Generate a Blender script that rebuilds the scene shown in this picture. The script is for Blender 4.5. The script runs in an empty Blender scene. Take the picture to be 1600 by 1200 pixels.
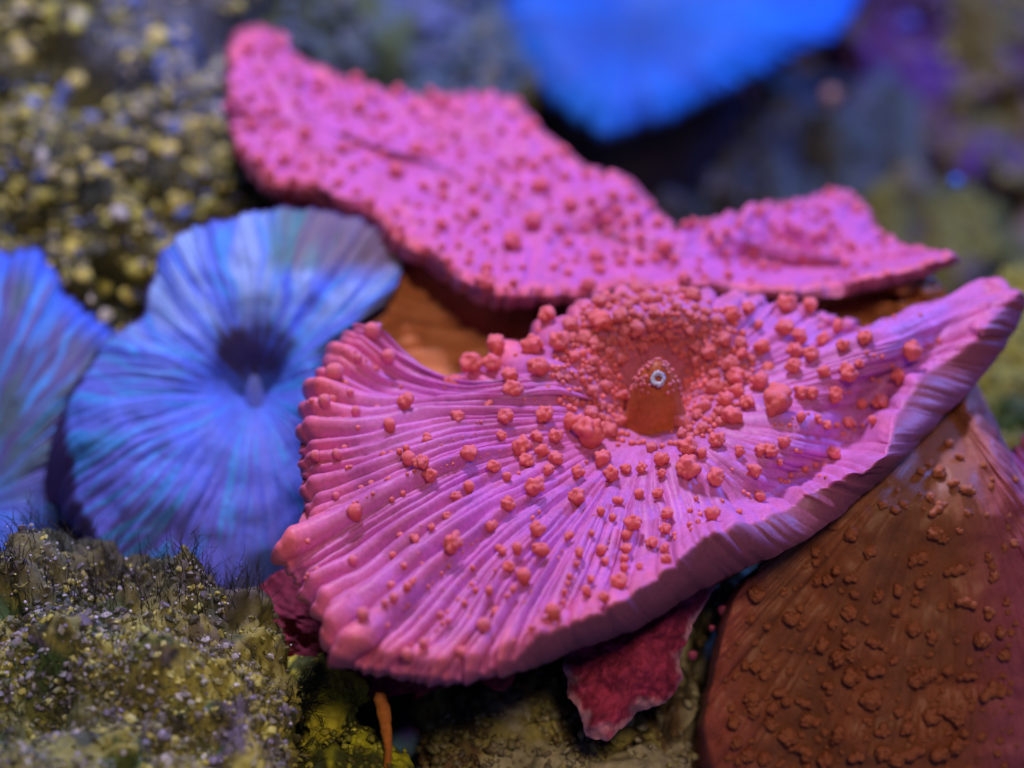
import bpy, math, random
import numpy as np
from mathutils import Vector, Matrix

random.seed(7)
rng = np.random.default_rng(7)
scene = bpy.context.scene
col = scene.collection

# ------------------------------------------------------------------ camera
PITCH = math.radians(32.0)
FWD = np.array([0.0, math.cos(PITCH), -math.sin(PITCH)])
RIGHT = np.array([1.0, 0.0, 0.0])
UP = np.cross(RIGHT, FWD)
CAM = -3.0 * FWD
LENS, SENSOR = 90.0, 36.0
WID = SENSOR / LENS
PX = WID / 1600.0                     # size of one photo pixel at distance 1
cam_data = bpy.data.cameras.new("camera")
cam = bpy.data.objects.new("camera", cam_data)
col.objects.link(cam)
cam.location = CAM
cam.rotation_euler = (math.pi / 2 - PITCH, 0, 0)
cam_data.lens = LENS
cam_data.sensor_width = SENSOR
cam_data.clip_start = 0.05
cam_data.clip_end = 200
cam_data.dof.use_dof = True
cam_data.dof.focus_distance = 2.85
cam_data.dof.aperture_fstop = 1.2
scene.camera = cam

# ------------------------------------------------------------------ light
world = bpy.data.worlds.new("World")
scene.world = world
world.use_nodes = True
bg = world.node_tree.nodes["Background"]
bg.inputs[0].default_value = (0.10, 0.14, 0.42, 1)
bg.inputs[1].default_value = 0.20


def area(name, loc, target, size, power, colour):
    ld = bpy.data.lights.new(name, 'AREA')
    ld.energy = power
    ld.color = colour
    ld.shape = 'DISK'
    ld.size = size
    o = bpy.data.objects.new(name, ld)
    col.objects.link(o)
    o.location = loc
    o.rotation_euler = (Vector(target) - Vector(loc)).to_track_quat('-Z', 'Y').to_euler()
    return o


area("tank_lamp", (-0.45, 1.45, 3.2), (0.05, 0.1, 0), 0.6, 124, (0.84, 0.69, 1.0))
area("actinic_lamp", (2.6, 1.9, 1.5), (0.3, 0.1, 0), 0.6, 85, (0.10, 0.24, 1.0))
area("warm_fill", (0.5, -2.8, 3.0), (0.2, 0, 0), 0.7, 58, (1.0, 0.66, 0.42))  # added fill from the camera side, turns shaded flesh orange brown

scene.view_settings.view_transform = 'Standard'
scene.view_settings.look = 'None'
scene.view_settings.exposure = 0.0
scene.view_settings.gamma = 1.0
scene.cycles.use_denoising = True


# ------------------------------------------------------------------ helpers
def P(px, py, d):
    px = np.asarray(px, float)
    py = np.asarray(py, float)
    d = np.asarray(d, float)
    return (CAM + FWD * d[..., None] + RIGHT * ((px - 800) * PX * d)[..., None]
            + UP * ((600 - py) * PX * d)[..., None])


def project(W):
    rel = W - CAM
    d = rel @ FWD
    return 800 + (rel @ RIGHT) / (PX * d), 600 - (rel @ UP) / (PX * d), d


def _hash(i, j, k, s):
    n = (i * 374761393 + j * 668265263 + k * 2147483647 + s * 1274126177) & 0xFFFFFFFF
    n = ((n ^ (n >> 13)) * 1274126177) & 0xFFFFFFFF
    n = ((n ^ (n >> 16)) * 2246822519) & 0xFFFFFFFF
    return ((n ^ (n >> 15)) & 0xFFFFFF) / float(0xFFFFFF)


def vnoise(x, y, z=0.0, s=0):
    x, y, z = np.broadcast_arrays(np.asarray(x, float), np.asarray(y, float), np.asarray(z, float))
    xi, yi, zi = np.floor(x).astype(np.int64), np.floor(y).astype(np.int64), np.floor(z).astype(np.int64)
    fx, fy, fz = x - xi, y - yi, z - zi
    fx, fy, fz = [f * f * (3 - 2 * f) for f in (fx, fy, fz)]
    r = 0
    for a in (0, 1):
        for b in (0, 1):
            for c in (0, 1):
                w = (fx if a else 1 - fx) * (fy if b else 1 - fy) * (fz if c else 1 - fz)
                r = r + w * _hash(xi + a, yi + b, zi + c, s)
    return r * 2 - 1


def fbm(x, y, z=0.0, octv=4, s=0, gain=0.5):
    a, r, f = 1.0, 0, 1.0
    for o in range(octv):
        r = r + a * vnoise(np.asarray(x) * f, np.asarray(y) * f, np.asarray(z) * f, s + o * 17)
        a *= gain
        f *= 2.03
    return r


def sstep(a, b, x):
    t = np.clip((np.asarray(x, float) - a) / (b - a), 0, 1)
    return t * t * (3 - 2 * t)


def mixc(a, b, t):
    t = np.asarray(t, float)[..., None]
    return np.asarray(a) * (1 - t) + np.asarray(b) * t


def spline(pts, n):
    """closed Catmull-Rom through rows of pts, resampled evenly by picture length"""
    A = np.asarray(pts, float)
    m = len(A)
    t = np.linspace(0, 1, 30, endpoint=False)[:, None]
    out = []
    for i in range(m):
        p0, p1, p2, p3 = A[i - 1], A[i], A[(i + 1) % m], A[(i + 2) % m]
        out.append(0.5 * (2 * p1 + (p2 - p0) * t + (2 * p0 - 5 * p1 + 4 * p2 - p3) * t ** 2
                          + (3 * p1 - p0 - 3 * p2 + p3) * t ** 3))
    D = np.vstack(out)
    D = np.vstack([D, D[:1]])
    L = np.concatenate([[0], np.cumsum(np.hypot(np.diff(D[:, 0]), np.diff(D[:, 1])) + 1e-6)])
    s = np.linspace(0, L[-1], n, endpoint=False)
    return np.stack([np.interp(s, L, D[:, k]) for k in range(D.shape[1])], 1)


def mesh(name, V, faces, colours=None, smooth=True):
    """faces: list of int arrays (k,3) or (k,4)"""
    V = np.ascontiguousarray(V, np.float32).reshape(-1, 3)
    faces = [np.asarray(f, np.int32) for f in faces if len(f)]
    me = bpy.data.meshes.new(name)
    me.vertices.add(len(V))
    me.vertices.foreach_set("co", V.ravel())
    loops = np.concatenate([f.ravel() for f in faces])
    cnt = np.concatenate([np.full(len(f), f.shape[1], np.int32) for f in faces])
    start = np.concatenate([[0], np.cumsum(cnt)[:-1]]).astype(np.int32)
    me.loops.add(len(loops))
    me.loops.foreach_set("vertex_index", loops)
    me.polygons.add(len(cnt))
    me.polygons.foreach_set("loop_start", start)
    me.polygons.foreach_set("use_smooth", np.full(len(cnt), smooth, bool))
    me.update(calc_edges=True)
    me.validate()
    if colours is not None:
        c = np.ones((len(V), 4), np.float32)
        c[:, :3] = np.asarray(colours, np.float32).reshape(-1, 3) if np.ndim(colours) > 1 else colours
        at = me.color_attributes.new("pigment", 'FLOAT_COLOR', 'POINT')
        at.data.foreach_set("color", c.ravel())
    return me


def link(name, me, material, parent=None):
    o = bpy.data.objects.new(name, me)
    col.objects.link(o)
    if me is not None and material is not None and not me.materials:
        me.materials.append(material)
    if parent is not None:
        o.parent = parent
        o.matrix_parent_inverse = Matrix.Translation(-parent.location)
    return o


def thing(name, loc, label, category, group=None):
    o = bpy.data.objects.new(name, None)
    col.objects.link(o)
    o.location = [float(v) for v in loc]
    o.empty_display_size = 0.05
    o["label"] = label
    o["category"] = category
    if group:
        o["group"] = group
    return o


def grid_faces(nt, nr, closed=True, off=0, flip=False):
    i = np.arange(nt if closed else nt - 1)
    j = np.arange(nr - 1)
    I, J = np.meshgrid(i, j, indexing='ij')
    I2 = (I + 1) % nt
    q = np.stack([I * nr + J, I2 * nr + J, I2 * nr + J + 1, I * nr + J + 1], -1).reshape(-1, 4) + off
    return q[:, ::-1] if flip else q


# ------------------------------------------------------------------ materials
def flesh(name, rough=0.55, sss=0.22, bump=0.25, scale=220.0, vary=0.10, spec=0.25, radius=(0.03, 0.010, 0.014)):
    m = bpy.data.materials.new(name)
    m.use_nodes = True
    nt = m.node_tree
    b = nt.nodes["Principled BSDF"]
    at = nt.nodes.new("ShaderNodeAttribute")
    at.attribute_name = "pigment"
    tc = nt.nodes.new("ShaderNodeTexCoord")
    nz = nt.nodes.new("ShaderNodeTexNoise")
    nz.inputs["Scale"].default_value = scale
    nz.inputs["Detail"].default_value = 3
    nz2 = nt.nodes.new("ShaderNodeTexNoise")
    nz2.inputs["Scale"].default_value = scale * 0.12
    nz2.inputs["Detail"].default_value = 4
    nt.links.new(tc.outputs["Object"], nz.inputs["Vector"])
    nt.links.new(tc.outputs["Object"], nz2.inputs["Vector"])
    add = nt.nodes.new("ShaderNodeMath")
    add.operation = 'ADD'
    nt.links.new(nz.outputs["Fac"], add.inputs[0])
    nt.links.new(nz2.outputs["Fac"], add.inputs[1])
    mr = nt.nodes.new("ShaderNodeMapRange")
    mr.inputs[1].default_value = 0.6
    mr.inputs[2].default_value = 1.4
    mr.inputs[3].default_value = 1 - vary * 2
    mr.inputs[4].default_value = 1 + vary * 2
    nt.links.new(add.outputs[0], mr.inputs[0])
    mul = nt.nodes.new("ShaderNodeVectorMath")
    mul.operation = 'SCALE'
    nt.links.new(at.outputs["Color"], mul.inputs[0])
    nt.links.new(mr.outputs[0], mul.inputs["Scale"])
    nt.links.new(mul.outputs[0], b.inputs["Base Color"])
    b.inputs["Roughness"].default_value = rough
    b.inputs["Specular IOR Level"].default_value = spec
    if sss > 0:
        b.inputs["Subsurface Weight"].default_value = sss
        b.inputs["Subsurface Radius"].default_value = radius
        b.inputs["Subsurface Scale"].default_value = 0.6
    bp = nt.nodes.new("ShaderNodeBump")
    bp.inputs["Strength"].default_value = bump
    bp.inputs["Distance"].default_value = 0.002
    nt.links.new(nz.outputs["Fac"], bp.inputs["Height"])
    nt.links.new(bp.outputs[0], b.inputs["Normal"])
    return m


def plain(name, colour, rough=0.5, spec=0.3):
    m = bpy.data.materials.new(name)
    m.use_nodes = True
    nt = m.node_tree
    b = nt.nodes["Principled BSDF"]
    nz = nt.nodes.new("ShaderNodeTexNoise")
    nz.inputs["Scale"].default_value = 90
    tc = nt.nodes.new("ShaderNodeTexCoord")
    nt.links.new(tc.outputs["Object"], nz.inputs["Vector"])
    rp = nt.nodes.new("ShaderNodeValToRGB")
    rp.color_ramp.elements[0].color = tuple(c * 0.7 for c in colour) + (1,)
    rp.color_ramp.elements[1].color = tuple(min(1, c * 1.2) for c in colour) + (1,)
    nt.links.new(nz.outputs["Fac"], rp.inputs[0])
    nt.links.new(rp.outputs[0], b.inputs["Base Color"])
    b.inputs["Roughness"].default_value = rough
    b.inputs["Specular IOR Level"].default_value = spec
    return m


M_SKIN = flesh("coral_skin", bump=0.22, vary=0.13, sss=0.32, spec=0.35, rough=0.48)
M_BLUE = flesh("blue_coral_skin", radius=(0.008, 0.012, 0.03), sss=0.15)
M_KNOB = flesh("tubercle_skin", bump=0.35, scale=180, vary=0.14, sss=0.30, spec=0.35, rough=0.48)
M_COLUMN = flesh("column_skin", sss=0.0, scale=60, vary=0.2)
M_ROCK = flesh("rock_crust", rough=0.8, sss=0.0, bump=0.9, scale=110, vary=0.22, spec=0.25)
M_GRAIN = flesh("grain_crust", rough=0.5, sss=0.0, bump=0.5, scale=160, vary=0.2, spec=0.5)
M_ALGA = flesh("alga_strand", rough=0.6, sss=0.0, bump=0.0, scale=80, vary=0.2, spec=0.2)


# ------------------------------------------------------------------ coral discs
class Disc:
    pass


def ridge_set(n, s, seed, jit=0.5):
    g = np.random.default_rng(seed)
    w = g.uniform(1 - jit, 1 + jit, n) * np.where(g.random(n) < 0.22, 1.6, 1.0)
    e = np.concatenate([[0], np.cumsum(w)])
    e /= e[-1]
    f = np.interp(s % 1.0, e, np.arange(n + 1))
    k = np.clip(f.astype(int), 0, n - 1)
    ph = f - k
    h = (w / w.mean())[k]
    return np.sin(np.pi * ph) ** 0.75 * np.clip(h, 0.5, 1.5), ph, k


def coral_disc(rim, hub, depth, nt=900, nr=150, ridges=(60, 120), amp=0.006, tip=0.004, ext=8.0,
               seed=1, relief=None, bend=None, dome=0.05, wob=0.004, rimnoise=0.0, jit=0.5, spine=None):
    """rim rows: px, py, dd, lip px, lip py, lip dd, ridge amount.  hub: (px,py) or rows matched to rim."""
    rim = np.asarray(rim, float)
    if np.ndim(hub) == 1:
        hub = np.tile(hub, (len(rim), 1))
    S = spline(np.hstack([rim, np.asarray(hub, float)]), nt)
    rx, ry, rd, lx, ly, ld, ra, hx, hy = S.T
    if spine is not None:
        hy = np.interp(hx, *spine)
    s = np.arange(nt) / nt
    r = np.linspace(0.004, 1, nr) ** 0.9
    rr = r[None, :]
    ss = s[:, None] + wob * (fbm(s[:, None] * 24, rr * 3.0, seed, 2) + 1.2 * vnoise(s[:, None] * 9, rr * 1.6, seed + 4))
    A, pa, ka = ridge_set(ridges[0], ss, seed, jit)
    B, pb, kb = ridge_set(ridges[1], ss + 0.001, seed + 5, jit)
    mixr = sstep(0.25, 0.75, rr)
    ridge = A * (1 - 0.45 * mixr) + B * 0.75 * mixr
    edge = ridge[:, -1]
    # scalloped rim
    dx, dy = rx - hx, ry - hy
    ln = np.hypot(dx, dy) + 1e-6
    k = ext * ra * (edge - 0.6)
    if rimnoise:
        k = k + rimnoise * fbm(s * 38, 0 * s, seed + 3, 3)
    rx, ry, lx, ly = rx + dx / ln * k, ry + dy / ln * k, lx + dx / ln * k * 0.8, ly + dy / ln * k * 0.8
    px = hx[:, None] + (rx - hx)[:, None] * rr
    py = hy[:, None] + (ry - hy)[:, None] * rr
    if bend is not None:
        bx, by = bend(px, py, rr)
        px, py = px + bx, py + by
    rimd = depth(rx, ry)
    hubd = depth(hx, hy)
    d = hubd[:, None] * (1 - rr) + rimd[:, None] * rr
    d = d + (depth(px, py) - (depth(hx, hy)[:, None] * (1 - rr) + depth(rx, ry)[:, None] * rr)) * (1 - rr)
    d = d + rd[:, None] * rr ** 2
    d = d - dome * 5.2 * rr ** 1.6 * (1 - rr) ** 1.1
    if relief is not None:
        d = d + relief(px, py, rr)
    W = P(px, py, d)
    tr = np.gradient(W, axis=1)
    tt = np.roll(W, -1, 0) - np.roll(W, 1, 0)
    N = np.cross(tt, tr)
    N /= np.linalg.norm(N, axis=-1, keepdims=True) + 1e-12
    if np.mean(N @ FWD) > 0:
        N = -N
    kq = int(np.searchsorted(r, 0.09))
    N[:, :kq] = N[:, kq:kq + 1]
    a = ra[:, None] * (amp * sstep(0.12, 0.62, rr) + tip * sstep(0.84, 0.97, rr))
    W = W + N * (a * (ridge - 0.5))[..., None]
    W = W + N * (0.0018 * fbm(W[..., 0] * 30, W[..., 1] * 30, W[..., 2] * 30 + seed, 3))[..., None]
    W = W - N * (1.5 * tip * ra[:, None] * sstep(0.95, 1.0, rr) ** 2)[..., None]
    o = Disc()
    o.W, o.N, o.r, o.s, o.ridge, o.px, o.py, o.ra = W, N, rr + 0 * px, s, ridge, px, py, ra
    # lip: from the rim over the edge to the lip line
    L = P(lx, ly, depth(lx, ly) + ld)
    L = L - N[:, -1] * 0.0
    rings = []
    out = W[:, -1] - W[:, -6]
    out /= np.linalg.norm(out, axis=-1, keepdims=True) + 1e-9
    gap = np.linalg.norm(L - W[:, -1], axis=1)[:, None]
    for q in np.linspace(0, 1, 10)[1:]:
        base = W[:, -1] * (1 - q) + L * q
        bul = np.sin(np.pi * q) ** 0.8
        base = base + out * bul * np.minimum(gap * 0.16, 0.010)
        base = base + N[:, -1] * (0.0025 * (1 - q) * np.sin(np.pi * min(1, q * 2)))
        base = base + out * (0.0016 * bul * (edge[:, None] - 0.5)) * ra[:, None] * 2
        rings.append(base)
    o.lip = np.stack(rings, 1)
    o.L = L
    o.nt, o.nr = nt, nr
    o.u, o.v, _ = project(W)
    return o


def disc_mesh(name, o, colours, lipcol):
    full = np.concatenate([o.W, o.lip], 1)
    nr = full.shape[1]
    C = np.concatenate([colours, lipcol], 1)
    faces = [grid_faces(o.nt, nr)]
    # close the pole
    V = np.concatenate([full.reshape(-1, 3), o.W[:, 0].mean(0)[None]])
    c = len(V) - 1
    i = np.arange(o.nt)
    tri = np.stack([np.full(o.nt, c), ((i + 1) % o.nt) * nr, i * nr], 1)
    CC = np.concatenate([C.reshape(-1, 3), C[:, 0].mean(0)[None]])
    return mesh(name, V, faces + [tri], CC)


def column_mesh(name, o, centre, radius, length, colour, flare=1.35, n=220):
    """underside of a disc gathered into a stalk that runs down to the rock"""
    idx = np.linspace(0, o.nt, n, endpoint=False).astype(int)
    Lr = o.lip[idx, -1]
    c = np.asarray(centre, float)
    dirv = Lr - c
    dirv[:, 2] = 0
    ang = np.arctan2(dirv[:, 1], dirv[:, 0])
    ring = c + radius * np.stack([np.cos(ang), np.sin(ang), 0 * ang], 1)
    rings = []
    for q in np.linspace(0, 1, 16):
        e = q ** 0.8
        b = Lr * (1 - e) + ring * e
        b = b + np.array([0, 0, -1]) * (0.05 * np.sin(np.pi * q))
        rings.append(b)
    for q in np.linspace(0, 1, 14)[1:]:
        rad = radius * (1 + (flare - 1) * q * q)
        rings.append(c + rad * np.stack([np.cos(ang), np.sin(ang), 0 * ang], 1) * (1 + 0.05 * fbm(ang * 3, q * 3, 1, 3))[:, None]
                     - np.array([0, 0, length * q]))
    G = np.stack(rings, 1)
    G = G + 0.004 * np.stack([fbm(G[..., 0] * 18, G[..., 1] * 18, G[..., 2] * 18 + k * 9, 3) for k in range(3)], -1) * sstep(0, 0.15, np.linspace(0, 1, G.shape[1]))[None, :, None]
    t = 0.5 + 0.5 * fbm(ang[:, None] * 5, np.linspace(0, 5, G.shape[1])[None, :], 3, 3)
    C = mixc(np.asarray(colour) * 0.75, np.asarray(colour) * 1.25, np.clip(t, 0, 1))
    return mesh(name, G, [grid_faces(n, G.shape[1])], C)


def find(o, px, py, rmax=1.0):
    d2 = (o.u - px) ** 2 + (o.v - py) ** 2
    d2 = np.where(o.r <= rmax, d2, 1e9)
    k = np.unravel_index(np.argmin(d2), d2.shape)
    return o.W[k], o.N[k], d2[k] ** 0.5, k


# ------------------------------------------------------------------ tubercles
def icosphere(sub):
    import bmesh
    bm = bmesh.new()
    bmesh.ops.create_icosphere(bm, subdivisions=sub, radius=1.0)
    V = np.array([v.co[:] for v in bm.verts])
    F = np.array([[v.index for v in f.verts] for f in bm.faces])
    bm.free()
    return V, F


ICO1, ICO2, ICO3, ICO4 = [icosphere(k) for k in (1, 2, 3, 4)]


def knob_shape(seed, kind, ico=ICO3):
    """union of round lobes on a short stalk; unit radius, stalk along -Z"""
    g = np.random.default_rng(seed)
    V, F = ico
    lob = []
    if kind == "cauliflower":
        n = g.integers(13, 26)
        big = g.normal(size=3) * 0.22
        for _ in range(n):
            v = g.normal(size=3)
            v[2] = abs(v[2]) * 0.9 - 0.25
            v /= np.linalg.norm(v)
            lob.append((v * g.uniform(0.60, 0.76) * np.array([1.05, 1.05, 0.95]) + big * 0.4, g.uniform(0.25, 0.37)))
        lob.append((np.zeros(3), 0.74))
    elif kind == "pair":
        for _ in range(g.integers(2, 4)):
            v = np.array([g.normal() * 0.5, g.normal() * 0.5, g.uniform(0.0, 0.5)])
            lob.append((v / max(1, np.linalg.norm(v) * 1.6), g.uniform(0.45, 0.65)))
        for _ in range(5):
            v = g.normal(size=3)
            v[2] = abs(v[2])
            v /= np.linalg.norm(v)
            lob.append((v * 0.55, g.uniform(0.25, 0.36)))
        lob.append((np.zeros(3), 0.55))
    elif kind == "round":
        lob.append((np.zeros(3), 0.92))
        for _ in range(4):
            v = g.normal(size=3)
            v[2] = abs(v[2])
            v /= np.linalg.norm(v)
            lob.append((v * 0.42, g.uniform(0.48, 0.58)))
    elif kind == "fan":
        for t in np.linspace(-1.0, 1.0, g.integers(4, 7)):
            lob.append((np.array([t * 0.75, 0.25 * (1 - t * t) + g.normal() * 0.1, g.uniform(0.0, 0.35)]), g.uniform(0.30, 0.46)))
        lob.append((np.zeros(3), 0.50))
    rad = np.full(len(V), 0.2)
    for c, s in lob:
        dc = V @ c
        disc = dc * dc - (c @ c - s * s)
        t = np.where(disc > 0, dc + np.sqrt(np.maximum(disc, 0)), 0)
        rad = np.maximum(rad, t)
    Q = V * rad[:, None]
    low = Q[:, 2] < 0
    stretch = {"cauliflower": 1.45, "pair": 1.6, "round": 2.0, "fan": 0.7}[kind]
    q = np.clip(-Q[:, 2], 0, 1)
    Q[:, 0] *= np.where(low, 1 - 0.22 * q, 1)
    Q[:, 1] *= np.where(low, 1 - 0.22 * q, 1)
    fl = 1 + 0.55 * q ** 5 if kind != 'fan' else 1 + 0 * q
    Q[:, 0] *= np.where(low, fl, 1)
    Q[:, 1] *= np.where(low, fl, 1)
    Q[low, 2] *= stretch
    Q += 0.045 * np.stack([fbm(Q[:, 0] * 4, Q[:, 1] * 4, Q[:, 2] * 4 + 7 * k + seed, 2) for k in range(3)], 1)
    return Q, F


def axis_matrix(n, spin=None):
    z = Vector([float(v) for v in n]).normalized()
    q = Vector((0, 0, 1)).rotation_difference(z)
    m = q.to_matrix()
    return m @ Matrix.Rotation(random.uniform(0, 6.28) if spin is None else spin, 3, 'Z')


def knob_library(tag, colour, deep, kinds, each=5, ico=ICO4, foot=None):
    lib = {}
    for kd in kinds:
        lib[kd] = []
        for i in range(each):
            V, F = knob_shape(100 * len(lib) + i + len(tag), kd, ico)
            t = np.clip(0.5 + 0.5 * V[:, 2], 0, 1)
            C = mixc(deep, colour, t)  # shade put into the pigment: browner flanks, lighter head
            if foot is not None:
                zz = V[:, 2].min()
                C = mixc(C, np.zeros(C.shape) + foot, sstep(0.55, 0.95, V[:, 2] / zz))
            me = mesh("tubercle_" + tag, V, [F], C)
            me.materials.append(M_KNOB)
            lib[kd].append(me)
    return lib


def put_knob(parent, me, pos, n, size, lift=0.55, squash=1.0, upmix=0.45, spin=None):
    ax = np.asarray(n) * (1 - upmix) + np.array([0, 0, 1.0]) * upmix
    ax /= np.linalg.norm(ax)
    o = bpy.data.objects.new("tubercle", me)
    col.objects.link(o)
    m = axis_matrix(ax, spin).to_4x4()
    sc = Matrix.Diagonal((size * random.uniform(0.92, 1.08), size * random.uniform(0.92, 1.08), size * squash, 1))
    loc = Vector([float(v) for v in (pos + ax * size * lift)])
    o.parent = parent
    o.matrix_parent_inverse = Matrix.Translation(-parent.location)
    o.matrix_basis = Matrix.Translation(loc) @ m @ sc
    return o


def joined_knobs(name, items, shapes, colour, deep, material, parent, tag_kind="stuff"):
    """many tiny bumps in one mesh: items = (pos, axis, size)"""
    Vs, Fs, Cs, off = [], [], [], 0
    for pos, ax, size in items:
        V, F = shapes[random.randrange(len(shapes))]
        R = np.array(axis_matrix(ax))
        k = random.uniform(0.8, 1.15)
        Vs.append(pos + (V * size) @ R.T)
        Fs.append(F + off)
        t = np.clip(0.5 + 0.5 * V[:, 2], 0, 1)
        Cs.append(mixc(deep, colour, t) * k)  # shaded lower sides coloured in, tops lighter
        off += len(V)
    me = mesh(name, np.vstack(Vs), [np.vstack(Fs)], np.vstack(Cs))
    o = link(name, me, material, parent)
    o["kind"] = tag_kind
    return o


# ------------------------------------------------------------------ rocks
def rock_body(outline, d0, slope, front, back, nt=260, nr=120, amp=0.03, freq=5.0, seed=0, pits=0.5):
    S = spline([(x, y) for x, y in outline], nt)
    cx, cy = S.mean(0)
    t = np.linspace(0.01, math.pi - 0.01, nr)
    rr = np.sin(t)[None, :]
    px = cx + (S[:, 0, None] - cx) * rr
    py = cy + (S[:, 1, None] - cy) * rr
    d = d0 + slope * (cy - py) - np.where(np.cos(t) > 0, front, back)[None, :] * np.cos(t)[None, :]
    W = P(px, py, d)
    tr = np.gradient(W, axis=1)
    tt = np.roll(W, -1, 0) - np.roll(W, 1, 0)
    N = np.cross(tt, tr)
    N /= np.linalg.norm(N, axis=-1, keepdims=True) + 1e-12
    mid = nr // 3
    if np.mean(N[:, mid] @ FWD) > 0:
        N = -N
    X, Y, Z = W[..., 0] * freq, W[..., 1] * freq, W[..., 2] * freq
    h = fbm(X, Y, Z + seed, 5, seed, 0.55)
    h = h - pits * np.maximum(0, np.abs(fbm(X * 2.2, Y * 2.2, Z * 2.2, 3, seed + 40)) * 1.6 - 0.5)
    fade = sstep(0, 0.25, np.sin(t))[None, :]
    W = W + N * (amp * h * fade)[..., None]
    return W, N, h


def rock(name, outline, d0, slope, front, back, label, palette, amp=0.03, freq=5.0, seed=0, nt=260, nr=120,
         n_grain=0, grain_px=(3, 8), grain_pal=None, group=None, flatgrain=0.6, sub=ICO1, chips=None, patchf=6.0, n_knob=0, knob_px=(12, 20), flat=False, zone=None):
    W, N, h = rock_body(outline, d0, slope, front, back, nt, nr, amp, freq, seed)
    X, Y, Z = W[..., 0], W[..., 1], W[..., 2]
    C = np.zeros(W.shape) + np.asarray(palette[0])
    for k, c in enumerate(palette[1:]):
        m = sstep(0.05, 0.35, fbm(X * patchf + 11 * k, Y * patchf, Z * patchf, 4, seed + 60 + 7 * k, 0.6))
        C = mixc(C, np.asarray(c) + 0 * C, m) if False else C * (1 - m[..., None]) + np.asarray(c) * m[..., None]
    if zone is not None:
        C = zone(C, *project(W)[:2])
    base = W.reshape(-1, 3).mean(0)
    base[2] = W[..., 2].min()
    t = thing(name, base, label, "rock", group)
    body = mesh("rock_body", W, [grid_faces(W.shape[0], W.shape[1])], C)
    link("rock_body", body, M_ROCK, t)
    u, v, d = project(W)
    half = W.shape[1] // 2
    Wf, Nf, Cf = W[:, 3:half].reshape(-1, 3), N[:, 3:half].reshape(-1, 3), C[:, 3:half].reshape(-1, 3)
    uf, vf = u[:, 3:half].ravel(), v[:, 3:half].ravel()
    ok = (uf > -60) & (uf < 1660) & (vf > -60) & (vf < 1260)
    dens = np.ones(len(Wf)) * ok
    # even spread over the picture: weight by cell area (radius of the polar grid)
    tt = np.linspace(0.01, math.pi - 0.01, W.shape[1])[3:half]
    dens = dens * np.tile(np.maximum(np.sin(tt) * np.maximum(np.cos(tt), 0.15), 0.01), W.shape[0])
    if n_grain and dens.sum() > 0:
        g = np.random.default_rng(seed + 5)
        clump = 0.12 + sstep(-0.25, 0.4, fbm(Wf[:, 0] * 14, Wf[:, 1] * 14, Wf[:, 2] * 14, 3, seed + 90))
        pd = dens * clump
        pick = g.choice(len(Wf), n_grain, p=pd / pd.sum())
        V0, F0 = sub
        Vs, Fs, Cs, off = [], [], [], 0
        for q in pick:
            size = math.exp(g.uniform(math.log(grain_px[0]), math.log(grain_px[1]))) * PX * 3.0
            V = V0 * (1 + 0.35 * g.normal(size=(len(V0), 1)).clip(-1.2, 1.2)) * np.array([1, g.uniform(0.6, 1.2), flatgrain * g.uniform(0.6, 1.5)]) * size
            R = np.array(axis_matrix(Nf[q] + g.normal(size=3) * 0.35))
            pos = Wf[q] + g.normal(size=3) * size * 0.6
            Vs.append(pos + V @ R.T)
            Fs.append(F0 + off)
            off += len(V0)
            gp = grain_pal or palette
            c = np.asarray(gp[g.integers(len(gp))]) * g.uniform(0.45, 1.7)
            c = c * 0.6 + Cf[q] * 0.4
            Cs.append(np.tile(c, (len(V0), 1)))
        go = link("crust_grain", mesh("crust_grain", np.vstack(Vs), [np.vstack(Fs)], np.vstack(Cs), smooth=not flat), M_GRAIN, t)
        go["kind"] = "stuff"
    if n_knob:
        g = np.random.default_rng(seed + 9)
        meshes = []
        for i in range(10):
            V, F = knob_shape(900 + i + seed, "cauliflower", ICO2)
            V = V * (1 + 0.25 * fbm(V[:, 0] * 3, V[:, 1] * 3, V[:, 2] * 3 + i, 2))[:, None]
            gp = grain_pal or palette
            me = mesh("rock_knob", V, [F], np.asarray(gp[i % len(gp)]) * g.uniform(0.8, 1.2) * np.ones((len(V), 1)))
            me.materials.append(M_GRAIN)
            meshes.append(me)
        pick = g.choice(len(Wf), n_knob, p=dens / dens.sum())
        for q in pick:
            ob = bpy.data.objects.new("rock_knob", meshes[g.integers(10)])
            col.objects.link(ob)
            ob.parent = t
            ob.matrix_parent_inverse = Matrix.Translation(-t.location)
            s = g.uniform(*knob_px) * PX * 3.3
            ob.matrix_basis = Matrix.Translation(Vector(Wf[q])) @ axis_matrix(Nf[q]).to_4x4() @ Matrix.Diagonal((s, s * g.uniform(.7, 1.2), s * g.uniform(.6, 1), 1))
    return t, W, N


# =================================================================== SETTING
# reef bed behind and below everything
gx, gy = np.meshgrid(np.linspace(-500, 2100, 240), np.linspace(-500, 1700, 200), indexing='ij')
bd = 5.5 - 2.1 * sstep(100, 900, gy) + 0.12 * fbm(gx / 150, gy / 150, 0, 4, 3)
BW = P(gx, gy, bd)
bc = np.zeros(BW.shape) + np.array([0.06, 0.07, 0.06])
for k, (c, f) in enumerate([((0.14, 0.15, 0.05), 120), ((0.09, 0.05, 0.17), 160), ((0.05, 0.11, 0.08), 110), ((0.24, 0.20, 0.17), 60)]):
    m = sstep(0.1, 0.5, fbm(gx / f + 9 * k, gy / f, 0, 3, 30 + k))[..., None]
    bc = bc * (1 - m) + np.array(c) * m
bed = link("reef_bed", mesh("reef_bed", BW, [grid_faces(240, 200, closed=False)], bc), M_ROCK)
bed["kind"] = "structure"
bed["label"] = "dark rocky reef bed behind and under the corals"

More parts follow.
